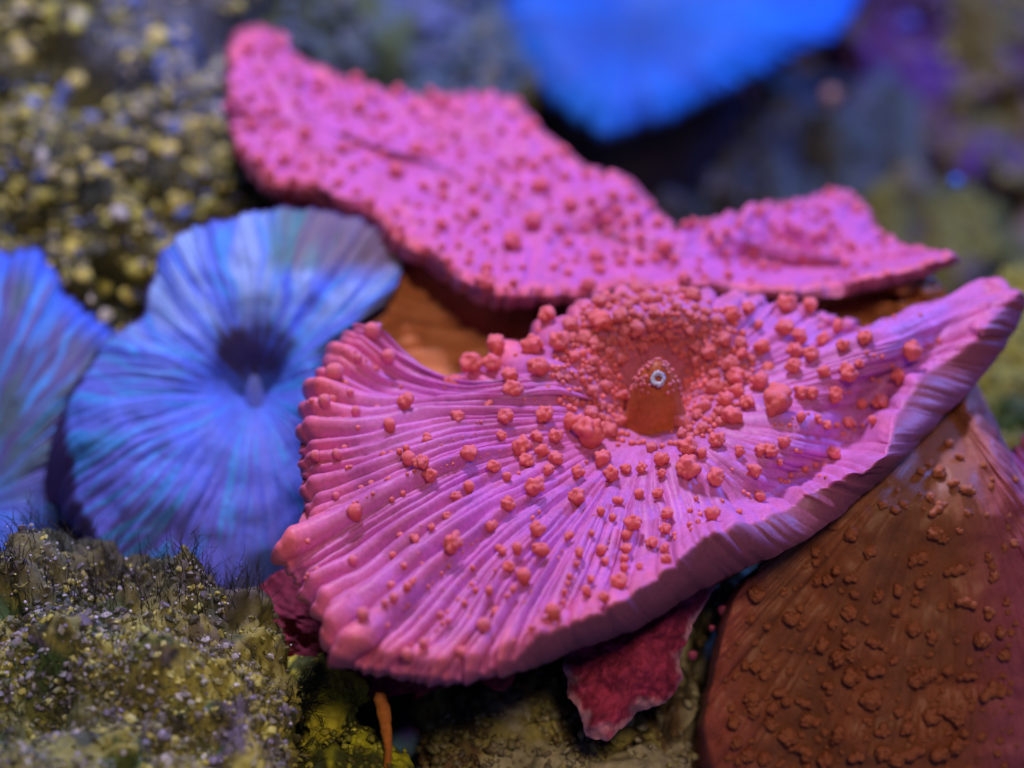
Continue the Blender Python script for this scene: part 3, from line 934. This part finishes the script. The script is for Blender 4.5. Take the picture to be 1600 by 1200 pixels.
LIBB = knob_library("rose", (0.84, 0.18, 0.28), (0.62, 0.12, 0.16), ("cauliflower", "round", "pair"), 4, foot=(0.64, 0.15, 0.40))
pb_ = []
for (x, y, r_) in KB:
    pos, n, miss, kk = find(ob, x, y + r_ * 0.5, 0.985)
    put_knob(t_back, random.choice(LIBB["cauliflower"]), pos, n, r_ * PX * np.dot(pos - CAM, FWD), lift=0.55)
    pb_.append((x, y, r_))
cnt = 0
while cnt < 255:
    x, y = random.uniform(360, 1400), random.uniform(50, 450)
    r_ = random.uniform(5, 10)
    pos, n, miss, kk = find(ob, x, y, 0.97)
    if miss > 4 or any((x - a_) ** 2 + (y - b_) ** 2 < (1.05 * (r_ + c_)) ** 2 for a_, b_, c_ in pb_):
        cnt += 0.05
        continue
    put_knob(t_back, random.choice(LIBB[random.choice(["cauliflower", "round", "pair"])]), pos, n, r_ * PX * np.dot(pos - CAM, FWD), lift=0.5)
    pb_.append((x, y, r_))
    cnt += 1

# ---------- brown coral hanging steeply at the right
d_br = lambda x, y: 2.935 - 0.0002 * (1000 - y) + 0.0022 * 45 * np.log1p(np.exp((735 - y) / 45.0)) + 0.00012 * np.maximum(0, x - 1400)
R_RIM = [(1196, 882, .03, 1200, 870, .09, .6), (1158, 918, .03, 1150, 915, .09, .6), (1133, 990, .03, 1122, 992, .10, .6), (1118, 1060, .03, 1108, 1062, .10, .6), (1104, 1130, .03, 1092, 1134, .10, .6),
         (1124, 1215, .03, 1082, 1200, .12, .6), (1150, 1310, .03, 1120, 1330, .1, .6), (1320, 1390, .02, 1310, 1400, .1, .6), (1500, 1390, .02, 1500, 1400, .1, .6), (1660, 1320, .03, 1670, 1330, .1, .6),
         (1690, 1150, .04, 1700, 1150, .1, .6), (1665, 950, .05, 1672, 945, .1, .6), (1612, 800, .04, 1618, 794, .1, .6), (1566, 700, .04, 1572, 694, .1, .6), (1532, 632, .03, 1536, 622, .1, .6),
         (1500, 585, .03, 1500, 575, .1, .4), (1400, 640, .05, 1396, 630, .1, .4), (1290, 770, .05, 1284, 762, .1, .5)]
orr = coral_disc(R_RIM, (1486, 640), d_br, nt=900, nr=140, ridges=(26, 60), amp=0.006, tip=0.002, ext=5, seed=23, dome=0.04, wob=0.006,
                 relief=lambda x, y, r: 0.012 * fbm(x / 90, y / 90, 0, 3, 19))
t_br = thing("mushroom_coral", P(1420, 1200, 3.2), "brown coral draped steeply downwards with small scaly knobs", "coral", "mushroom corals on the reef")
ee = sstep(0.75, 1.0, orr.r) * sstep(1300, 1150, orr.px)
cbr = mixc((0.34, 0.12, 0.055), (0.27, 0.115, 0.06), np.clip(0.5 + 0.6 * fbm(orr.px / 70, orr.py / 110, 0, 3, 8), 0, 1))
cbr = cbr * (1 - 0.75 * ee[..., None]) + np.array([0.46, 0.12, 0.10]) * 0.75 * ee[..., None]
e2 = sstep(1480, 1600, orr.px)
cbr = cbr * (1 - 0.7 * e2[..., None]) + np.array([0.42, 0.11, 0.22]) * 0.7 * e2[..., None]
link("disc", disc_mesh("disc", orr, cbr, np.zeros(orr.lip.shape) + (0.34, 0.12, 0.16)), M_SKIN, t_br)
link("column", column_mesh("column", orr, P(1420, 1080, 3.25), 0.15, 0.35, (0.14, 0.05, 0.06)), M_COLUMN, t_br)
KR = [(1180, 925, 13), (1233, 965, 14), (1254, 977, 9), (1198, 975, 7), (1285, 1003, 13), (1311, 1026, 13), (1335, 1052, 15), (1300, 1070, 11), (1360, 1088, 18), (1330, 832, 12), (1360, 865, 11), (1276, 878, 7), (1311, 890, 9),
      (1298, 905, 9), (1278, 908, 8), (1332, 900, 9), (1400, 920, 11), (1435, 912, 9), (1460, 830, 12), (1475, 840, 10), (1492, 890, 16), (1508, 940, 14), (1465, 800, 15), (1440, 870, 10), (1425, 875, 10), (1428, 940, 9), (1398, 955, 9),
      (1430, 980, 13), (1455, 998, 11), (1370, 930, 11), (1330, 955, 12), (1365, 1005, 14), (1370, 1040, 13), (1395, 1030, 9), (1330, 1000, 12), (1440, 1055, 16), (1425, 1065, 12), (1455, 1050, 11), (1480, 1045, 9), (1510, 1055, 13),
      (1530, 1000, 15), (1560, 985, 11), (1540, 955, 11), (1570, 1020, 10), (1545, 1085, 20), (1560, 1080, 12), (1450, 1120, 15), (1480, 1115, 17), (1495, 1125, 12), (1402, 1115, 9), (1415, 1135, 12), (1380, 1145, 14), (1375, 1175, 15),
      (1420, 1180, 22), (1395, 1190, 14), (1465, 1170, 16), (1490, 1165, 14), (1180, 1045, 11), (1190, 1055, 9), (1165, 1040, 8), (1175, 1090, 12), (1180, 1110, 11), (1200, 1130, 11), (1220, 1080, 11), (1225, 1095, 10), (1255, 1100, 13), (1260, 1120, 11),
      (1205, 1105, 10), (1275, 1130, 10), (1230, 1150, 15), (1245, 1165, 13), (1310, 1155, 13), (1315, 1140, 10), (1260, 1175, 14), (1295, 1185, 14), (1340, 1180, 13), (1170, 1175, 12), (1190, 1185, 12), (1150, 1130, 12), (1150, 1160, 10),
      (1480, 700, 8), (1500, 720, 7), (1470, 745, 11), (1490, 760, 9), (1440, 740, 8), (1510, 770, 12), (1380, 790, 8), (1400, 800, 9), (1450, 780, 8), (1310, 840, 0.1), (1545, 870, 8), (1550, 900, 9), (1570, 940, 8)]
LIBR = knob_library("brown", (0.42, 0.15, 0.065), (0.30, 0.10, 0.055), ("fan", "cauliflower", "pair"), 5)
pr = []
for (x, y, r_) in KR:
    if r_ < 1:
        continue
    pos, n, miss, kk = find(orr, x, y - r_ * 0.2, 0.99)
    kd = "fan" if r_ > 12 and random.random() < 0.45 else random.choice(["cauliflower", "cauliflower", "pair"])
    put_knob(t_br, random.choice(LIBR[kd]), pos, n, r_ * PX * 2.85 * 1.1, lift=0.55, squash=1.0, upmix=-0.25, spin=random.uniform(-0.5, 0.5))
    pr.append((x, y, r_))
cnt = 0
while cnt < 185:
    x = random.uniform(1120, 1590)
    y = random.uniform(720, 1200)
    if y < 1000 and random.random() < 0.6:
        cnt += 0.05
        continue
    r_ = random.uniform(3.5, 9.5)
    pos, n, miss, kk = find(orr, x, y, 0.96)
    if miss > 4 or any((x - a_) ** 2 + (y - b_) ** 2 < (0.9 * (r_ + c_)) ** 2 for a_, b_, c_ in pr):
        cnt += 0.05
        continue
    put_knob(t_br, random.choice(LIBR[random.choice(["cauliflower", "pair"])]), pos, n, r_ * PX * 2.85, lift=0.3, squash=0.8, upmix=-0.1)
    pr.append((x, y, r_))
    cnt += 1

# ---------- sliver of a pink coral beside the brown one
d_sl = lambda x, y: 3.06 + 0.0006 * (850 - y)
sl_rim = lipped([(1566, 722, -.01), (1580, 764, -.01), (1586, 800, 0), (1592, 850, 0), (1598, 900, 0), (1640, 1010, 0), (1780, 960, 0), (1770, 740, 0), (1650, 690, 0), (1596, 700, 0)], -4, 4, 0.04, 1.0)
osl = coral_disc(sl_rim, (1690, 850), d_sl, nt=400, nr=60, ridges=(30, 64), amp=0.008, tip=0.006, ext=10, seed=43, dome=0.03)
t_sl = thing("mushroom_coral", P(1690, 900, 3.3), "pink ribbed coral edge poking out beside the draped brown coral", "coral", "mushroom corals on the reef")
csl = mixc(SKIN, SALMON, sstep(0.8, 1.0, osl.r) * 0.7)
link("disc", disc_mesh("disc", osl, csl, np.zeros(osl.lip.shape) + (0.5, 0.14, 0.28)), M_SKIN, t_sl)
link("column", column_mesh("column", osl, P(1700, 880, 3.3), 0.06, 0.3, (0.16, 0.03, 0.06), n=120), M_COLUMN, t_sl)

# ---------- blue corals
AZURE, INDIGO, CYAN, TEAL, UMBER, ICE = [np.array(c) for c in ((0.10, 0.20, 0.86), (0.13, 0.12, 0.62), (0.06, 0.34, 0.92), (0.08, 0.27, 0.27), (0.18, 0.14, 0.18), (0.28, 0.48, 0.95))]


def streaks(o, seed, f=60, g=2.2):
    s = o.s[:, None]
    wv = 0.01 * fbm(s * 30, o.r * 4, 1, 2, seed)
    a = fbm((s + wv) * f, o.r * g, 0, 3, seed)
    b = fbm((s + wv) * f * 2.4, o.r * g * 1.5, 5, 3, seed + 3)
    return a, b


d_bl = lambda x, y: 3.24 + 0.00035 * (600 - y) + 0.00012 * (x - 400) * (x > 400)
BL_RIM = lipped([(262, 392, 0), (296, 362, .0), (345, 352, 0), (398, 338, .0), (440, 334, 0), (490, 330, .0), (550, 346, 0), (604, 384, .0), (624, 426, -.01), (602, 468, -.02), (565, 500, 0), (540, 580, .02), (530, 700, .02), (510, 820, .02),
                 (462, 900, .0), (400, 922, 0), (320, 930, 0), (220, 900, 0)], 2, 4, 0.04, 1.0) + \
    [(136, 800, -.02, 120, 830, .06, 1), (122, 730, -.02, 92, 790, .07, 1), (112, 650, -.02, 70, 770, .08, 1), (122, 612, -.01, 96, 680, .08, 1), (180, 532, 0, 172, 540, .04, 1), (228, 490, 0, 222, 496, .04, 1), (240, 440, .0, 234, 444, .04, 1)]
obl = coral_disc(BL_RIM, (398, 612), d_bl, nt=900, nr=120, ridges=(46, 92), amp=0.0026, tip=0.0, ext=2.5, seed=53, dome=0.045, wob=0.008, rimnoise=4,
                 relief=lambda x, y, r: 0.06 * np.exp(-((x - 395) / 50) ** 2 - ((y - 590) / 52) ** 2) + 0.008 * fbm(x / 70, y / 70, 0, 2, 15))
t_bl = thing("mushroom_coral", P(350, 800, 3.35), "blue streaked coral disc with a dark centre next to the pink disc", "coral", "mushroom corals on the reef")
a_, b_ = streaks(obl, 3)
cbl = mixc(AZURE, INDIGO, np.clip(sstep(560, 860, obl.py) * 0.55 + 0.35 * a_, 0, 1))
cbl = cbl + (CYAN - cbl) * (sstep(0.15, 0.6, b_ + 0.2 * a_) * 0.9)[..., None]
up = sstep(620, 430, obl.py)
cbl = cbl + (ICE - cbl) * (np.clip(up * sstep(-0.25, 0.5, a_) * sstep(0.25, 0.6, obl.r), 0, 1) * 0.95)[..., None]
sect = sstep(400, 440, obl.px + 14 * a_) * sstep(450, 400, obl.py + 0.28 * (obl.px - 420) * 0) * sstep(0.55, 0.66, obl.r + 0.08 * b_)
sect = np.clip(sect, 0, 1)
cs = mixc(TEAL, UMBER, sstep(430, 520, obl.px + 45 * b_))
cbl = cbl * (1 - 0.92 * sect[..., None]) + cs * 0.92 * sect[..., None]
dark = 1.3 * np.exp(-((obl.px - 388) / 54) ** 2 - ((obl.py - 550) / 46) ** 2) + 0.3 * np.exp(-((obl.px - 398) / 36) ** 2 - ((obl.py - 635) / 20) ** 2)
dark = np.clip(sstep(0.15, 0.85, dark * (1.1 + 0.9 * b_ + 0.5 * fbm(obl.px / 28, obl.py / 28, 0, 3, 71))), 0, 1) * 0.9
cbl = cbl * (1 - dark[..., None]) + np.array([0.075, 0.05, 0.10]) * dark[..., None]
spots = sstep(0.42, 0.6, fbm(obl.px / 16, obl.py / 11, 0, 2, 91)) * sstep(640, 700, obl.py) * 0.3
cbl = cbl * (1 - spots[..., None]) + INDIGO * 0.6 * spots[..., None]
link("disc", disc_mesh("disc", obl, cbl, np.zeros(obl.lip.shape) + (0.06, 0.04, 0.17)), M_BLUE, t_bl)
link("column", column_mesh("column", obl, P(360, 800, 3.42), 0.12, 0.3, (0.04, 0.03, 0.10)), M_COLUMN, t_bl)


def cone(name, basep, axis_, rad0, h_, colour, parent, material):
    a = np.linspace(0, 2 * np.pi, 40, endpoint=False)[:, None]
    k = np.linspace(0, 1, 20)[None, :]
    rr_ = rad0 * np.cos(k * 1.5) ** 0.7
    p = np.stack([np.cos(a) * rr_, np.sin(a) * rr_, h_ * k + 0 * a], -1)
    p[..., :2] *= (1 + 0.08 * fbm(np.cos(a) * 2, np.sin(a) * 2, k * 3, 2))[..., None]
    Wc = basep + p @ np.array(axis_matrix(axis_, 0)).T
    return link(name, mesh(name, Wc, [grid_faces(40, 20)], np.zeros(Wc.shape) + colour), material, parent)


pos, n, _, _ = find(obl, 400, 628)
cone("mouth_cone", pos - n * 0.02, n * 0.35 + np.array([0, 0, 1.0]), 0.015, 0.060, (0.26, 0.36, 0.80), t_bl, M_BLUE)

d_lf = lambda x, y: 3.34 + 0.0004 * (600 - y)
LF_RIM = lipped([(-40, 405, 0), (0, 400, 0), (40, 394, 0), (72, 416, 0), (104, 466, 0), (150, 500, 0), (176, 532, 0), (170, 590, .01), (140, 660, .02), (110, 760, .02), (80, 860, .02), (20, 940, .0), (-120, 960, 0), (-300, 850, 0), (-320, 600, 0), (-200, 450, 0)], 4, 3, 0.04, 1.0)
olf = coral_disc(LF_RIM, (-70, 800), d_lf, nt=700, nr=110, ridges=(36, 80), amp=0.004, tip=0.003, ext=6, seed=63, dome=0.05, wob=0.006)
t_lf = thing("mushroom_coral", P(-60, 850, 3.5), "blue coral with brown and cyan rays beside the blue dark-centred disc and mossy rock", "coral", "mushroom corals on the reef")
a_, b_ = streaks(olf, 8, 46)
cl = mixc(np.array([0.10, 0.12, 0.42]), np.array([0.13, 0.11, 0.22]), np.clip(0.3 + 0.7 * a_, 0, 1))
cl = cl + (CYAN - cl) * (sstep(0.1, 0.55, b_) * 0.9)[..., None]
cl = cl + (np.array([0.07, 0.20, 0.24]) - cl) * (sstep(0.15, 0.5, a_ - 0.3 * b_) * 0.6)[..., None]
ed = np.clip(sstep(0.86, 1.0, olf.r + 0.06 * a_) + sstep(700, 850, olf.py) * 0.8, 0, 1)
cl = cl * (1 - ed[..., None]) + np.array([0.07, 0.18, 0.85]) * ed[..., None]
link("disc", disc_mesh("disc", olf, cl, np.zeros(olf.lip.shape) + (0.05, 0.05, 0.25)), M_BLUE, t_lf)
link("column", column_mesh("column", olf, P(-70, 820, 3.5), 0.12, 0.3, (0.04, 0.03, 0.10)), M_COLUMN, t_lf)

d_tp = lambda x, y: 4.45 + 0.0009 * (200 - y)
TP_RIM = lipped([(690, -110, 0), (745, -10, 0), (785, 60, 0), (835, 125, 0), (895, 180, 0), (950, 207, 0), (1010, 190, 0), (1080, 168, 0), (1150, 132, 0), (1230, 92, 0), (1310, 46, 0), (1350, -30, 0), (1330, -140, 0), (1150, -260, 0), (950, -280, 0), (780, -220, 0)], 0, 8, 0.05, 1.0)
otp = coral_disc(TP_RIM, (990, 20), d_tp, nt=500, nr=80, ridges=(36, 70), amp=0.005, tip=0.004, ext=6, seed=73, dome=0.06)
t_tp = thing("mushroom_coral", P(1000, 60, 4.8), "bright plain blue coral disc above dark rock beyond the wavy pink coral", "coral", "mushroom corals on the reef")
a_, b_ = streaks(otp, 12, 30)
ct = mixc(np.array([0.012, 0.20, 0.80]), np.array([0.02, 0.15, 0.70]), np.clip(0.5 + a_, 0, 1))
mid = np.exp(-((otp.px - 980) / 120) ** 2 - ((otp.py - 50) / 60) ** 2) * 0.75
ct = ct * (1 - mid[..., None]) + np.array([0.04, 0.10, 0.30]) * mid[..., None]
link("disc", disc_mesh("disc", otp, ct, np.zeros(otp.lip.shape) + (0.03, 0.02, 0.08)), M_BLUE, t_tp)
link("column", column_mesh("column", otp, P(960, 30, 4.85), 0.25, 0.6, (0.02, 0.015, 0.03)), M_COLUMN, t_tp)

# ---------- magenta crust plate hanging under the front coral
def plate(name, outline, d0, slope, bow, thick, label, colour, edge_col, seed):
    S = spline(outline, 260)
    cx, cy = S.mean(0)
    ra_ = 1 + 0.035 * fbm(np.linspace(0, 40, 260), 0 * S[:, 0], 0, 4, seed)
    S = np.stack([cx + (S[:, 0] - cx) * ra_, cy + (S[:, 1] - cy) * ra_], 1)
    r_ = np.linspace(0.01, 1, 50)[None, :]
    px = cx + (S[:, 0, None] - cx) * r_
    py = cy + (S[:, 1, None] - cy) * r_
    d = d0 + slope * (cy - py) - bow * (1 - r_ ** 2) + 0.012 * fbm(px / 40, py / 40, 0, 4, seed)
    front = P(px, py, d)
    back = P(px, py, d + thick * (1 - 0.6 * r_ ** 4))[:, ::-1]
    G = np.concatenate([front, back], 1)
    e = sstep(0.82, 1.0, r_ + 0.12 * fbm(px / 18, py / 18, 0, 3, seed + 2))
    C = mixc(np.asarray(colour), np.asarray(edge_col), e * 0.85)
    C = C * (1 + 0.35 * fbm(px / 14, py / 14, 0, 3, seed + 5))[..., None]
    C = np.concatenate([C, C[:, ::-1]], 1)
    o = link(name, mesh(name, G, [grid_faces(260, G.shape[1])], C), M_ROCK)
    o["label"] = label
    o["category"] = "coralline plate"
    return o


plate("coralline_plate", [(890, 960), (980, 930), (1060, 890), (1130, 880), (1110, 930), (1092, 960), (1075, 1000), (1060, 1030), (1068, 1060), (1040, 1095), (1005, 1110), (975, 1135), (945, 1160), (915, 1150), (905, 1110), (885, 1070)],
      2.90, 0.0004, 0.05, 0.02, "ragged magenta coralline plate with pale lower edge hanging under the pink disc", (0.36, 0.04, 0.11), (0.55, 0.30, 0.42), 3)
plate("coralline_plate", [(400, 930), (470, 890), (620, 960), (700, 1040), (690, 1075), (560, 1085), (470, 1065), (425, 1000)],  # no real plate: dark sheet added as the front coral's shaded underside
      2.99, 0.0004, 0.04, 0.02, "dark maroon sheet drawn as the shaded underside of the pink disc beside the mossy rock", (0.20, 0.022, 0.05), (0.30, 0.03, 0.08), 13)
plate("coralline_plate", [(742, 1052), (770, 1040), (806, 1036), (802, 1064), (785, 1080), (762, 1072)],
      2.97, 0.0004, 0.02, 0.01, "small rosy plate peeping out below the front rim of the pink disc", (0.38, 0.05, 0.10), (0.36, 0.08, 0.12), 23)
for k, (x, y, r_) in enumerate([(1130, 952, 10), (1112, 980, 6), (1082, 1022, 9)]):
    V, F = knob_shape(700 + k, "round", ICO2)
    s_ = r_ * PX * 3
    ob_ = link("pink_bead", mesh("pink_bead", P(x, y, 2.99) + V * s_ * np.array([1, 0.6, 0.8]), [F], np.tile((0.50, 0.10, 0.22), (len(V), 1))), M_KNOB)
    ob_["label"] = ["largest pink bead on the rubble between the pink disc and the brown coral", "smallest pink bead on the rubble below the largest bead", "pink bead beside the pale edge of the magenta plate"][k]
    ob_["category"] = "bead polyp"
    ob_["group"] = "pink beads on the rubble"

# ---------- orange worm tube
pts = [P(603, 1215, 2.79), P(607, 1170, 2.78), P(603, 1135, 2.775), P(599, 1108, 2.77), P(593, 1082, 2.765)]
pts = np.array(pts)
tt = np.linspace(0, 1, 30)
path = np.stack([np.interp(tt, np.linspace(0, 1, 5), pts[:, k]) for k in range(3)], 1)
rad = np.interp(tt, [0, 0.15, 0.5, 0.9, 1], [3, 5.5, 9, 11, 6]) * PX * 3
a = np.linspace(0, 2 * np.pi, 16, endpoint=False)
G = path[None] + rad[None, :, None] * (np.cos(a)[:, None, None] * RIGHT + np.sin(a)[:, None, None] * np.cross(RIGHT, UP)) * (1 + 0.15 * fbm(np.cos(a)[:, None] * 2, tt[None] * 9, 0, 3))[..., None]
stem = link("worm_tube", mesh("worm_tube", G, [grid_faces(16, 30)], np.zeros(G.shape) + (0.60, 0.22, 0.04)), M_KNOB)
stem["label"] = "thin orange worm tube standing beside the lime yellow rock"
stem["category"] = "worm tube"

# ---------- blue bead standing in for a blurred glint; tan and indigo polyps
for (x, y, d_, r_, c_, lab) in [(1494, 282, 4.0, 10, (0.03, 0.24, 0.95), "bright blue bead in place of a blurred glint above the small yellow green rock"),
                                (1300, 148, 4.6, 16, (0.42, 0.26, 0.20), "tan round polyp on the dark rock beside the bright blue coral"),
                                (1418, 35, 4.7, 18, (0.10, 0.09, 0.42), "indigo round polyp on the dark purple rock")]:
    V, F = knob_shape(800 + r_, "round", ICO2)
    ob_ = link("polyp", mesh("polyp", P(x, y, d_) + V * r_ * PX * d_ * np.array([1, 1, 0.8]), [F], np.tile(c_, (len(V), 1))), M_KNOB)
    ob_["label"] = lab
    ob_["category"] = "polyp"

# ---------- algae hairs on the foreground rock
u, v, dd_ = project(FRW)
half = FRW.shape[1] // 2
uf, vf, Wf, Nf = u[:, :half], v[:, :half], FRW[:, :half], FRN[:, :half]


def hairs(name, cand, count, length, width, colour, label, lean):
    Vs, Fs, Cs, off = [], [], [], 0
    for _ in range(count):
        k = cand[random.randrange(len(cand))]
        p = Wf[k[0], k[1]].copy()
        d = Nf[k[0], k[1]] * 0.5 + np.array(lean) + rng.normal(size=3) * 0.35
        d /= np.linalg.norm(d)
        L = length * random.uniform(0.4, 1.4)
        stems = [(p, d, L, width, 7)]
        for b in range(random.randint(0, 3)):
            f_ = random.uniform(0.3, 0.8)
            d2 = d + rng.normal(size=3) * 0.5
            stems.append((p + d * L * f_, d2 / np.linalg.norm(d2), L * random.uniform(0.25, 0.5), width * 0.7, 5))
        for (p0, dr, LL, w_, m) in stems:
            cur = p0.copy()
            dirn = dr.copy()
            rows = []
            for s_ in range(m):
                wd = w_ * (1 - 0.8 * s_ / (m - 1))
                for a3 in range(3):
                    an = a3 * 2.094
                    rows.append(cur + wd * (math.cos(an) * RIGHT + math.sin(an) * UP * 0.7 + math.sin(an) * FWD * 0.7))
                dirn = dirn + rng.normal(size=3) * 0.16
                dirn /= np.linalg.norm(dirn)
                cur = cur + dirn * LL / (m - 1)
            Vs.append(np.array(rows))
            q_ = []
            for s_ in range(m - 1):
                for a3 in range(3):
                    q_.append((s_ * 3 + a3, s_ * 3 + (a3 + 1) % 3, s_ * 3 + 3 + (a3 + 1) % 3, s_ * 3 + 3 + a3))
            Fs.append(np.array(q_) + off)
            off += m * 3
            Cs.append(np.tile(np.asarray(colour) * random.uniform(0.5, 1.6), (m * 3, 1)))
    o = link(name, mesh(name, np.vstack(Vs), [np.vstack(Fs)], np.vstack(Cs)), M_ALGA)
    o["kind"] = "stuff"
    o["label"] = label
    o["category"] = "algae"
    return o


cand_top = [(i, j) for i in range(0, uf.shape[0]) for j in range(int(half * 0.55), half) if 0 < uf[i, j] < 440 and vf[i, j] < 965]
hairs("algae_turf", cand_top, 300, 0.042, 0.0007, (0.035, 0.035, 0.03), "fine dark algae hairs along the top of the mossy rock", (0, 0, 0.9))
cand_face = [(i, j) for i in range(0, uf.shape[0]) for j in range(int(half * 0.2), half) if 0 < uf[i, j] < 460 and 850 < vf[i, j] < 1190]
hairs("algae_fuzz", cand_face, 1300, 0.016, 0.0006, (0.06, 0.07, 0.035), "short olive fuzz spread over the face of the mossy rock", (0, -0.2, 0.4))
cand_side = [(i, j) for i in range(0, uf.shape[0]) for j in range(int(half * 0.7), half) if uf[i, j] > 462 and 1060 < vf[i, j] < 1200]
if cand_side:
    hairs("algae_tuft", cand_side, 60, 0.03, 0.0010, (0.012, 0.018, 0.012), "black wiry tufts on the shaded side of the mossy rock", (0.8, 0, 0))
# white sand specks
g = np.random.default_rng(4)
items = []
for _ in range(90):
    k = cand_face[g.integers(len(cand_face))]
    items.append((Wf[k[0], k[1]] + Nf[k[0], k[1]] * 0.004, Nf[k[0], k[1]], math.exp(g.uniform(math.log(1.0), math.log(3.6))) * PX * 2.7))
for _ in range(40):
    k = cand_top[g.integers(len(cand_top))]
    items.append((Wf[k[0], k[1]] + np.array([0, 0, g.uniform(0.0, 0.02)]), np.array([0, 0, 1.0]), g.uniform(1.0, 3.0) * PX * 2.7))
joined_knobs("sand_speck", items, [ICO1], (0.75, 0.78, 0.95), (0.5, 0.5, 0.7), M_GRAIN, fr)
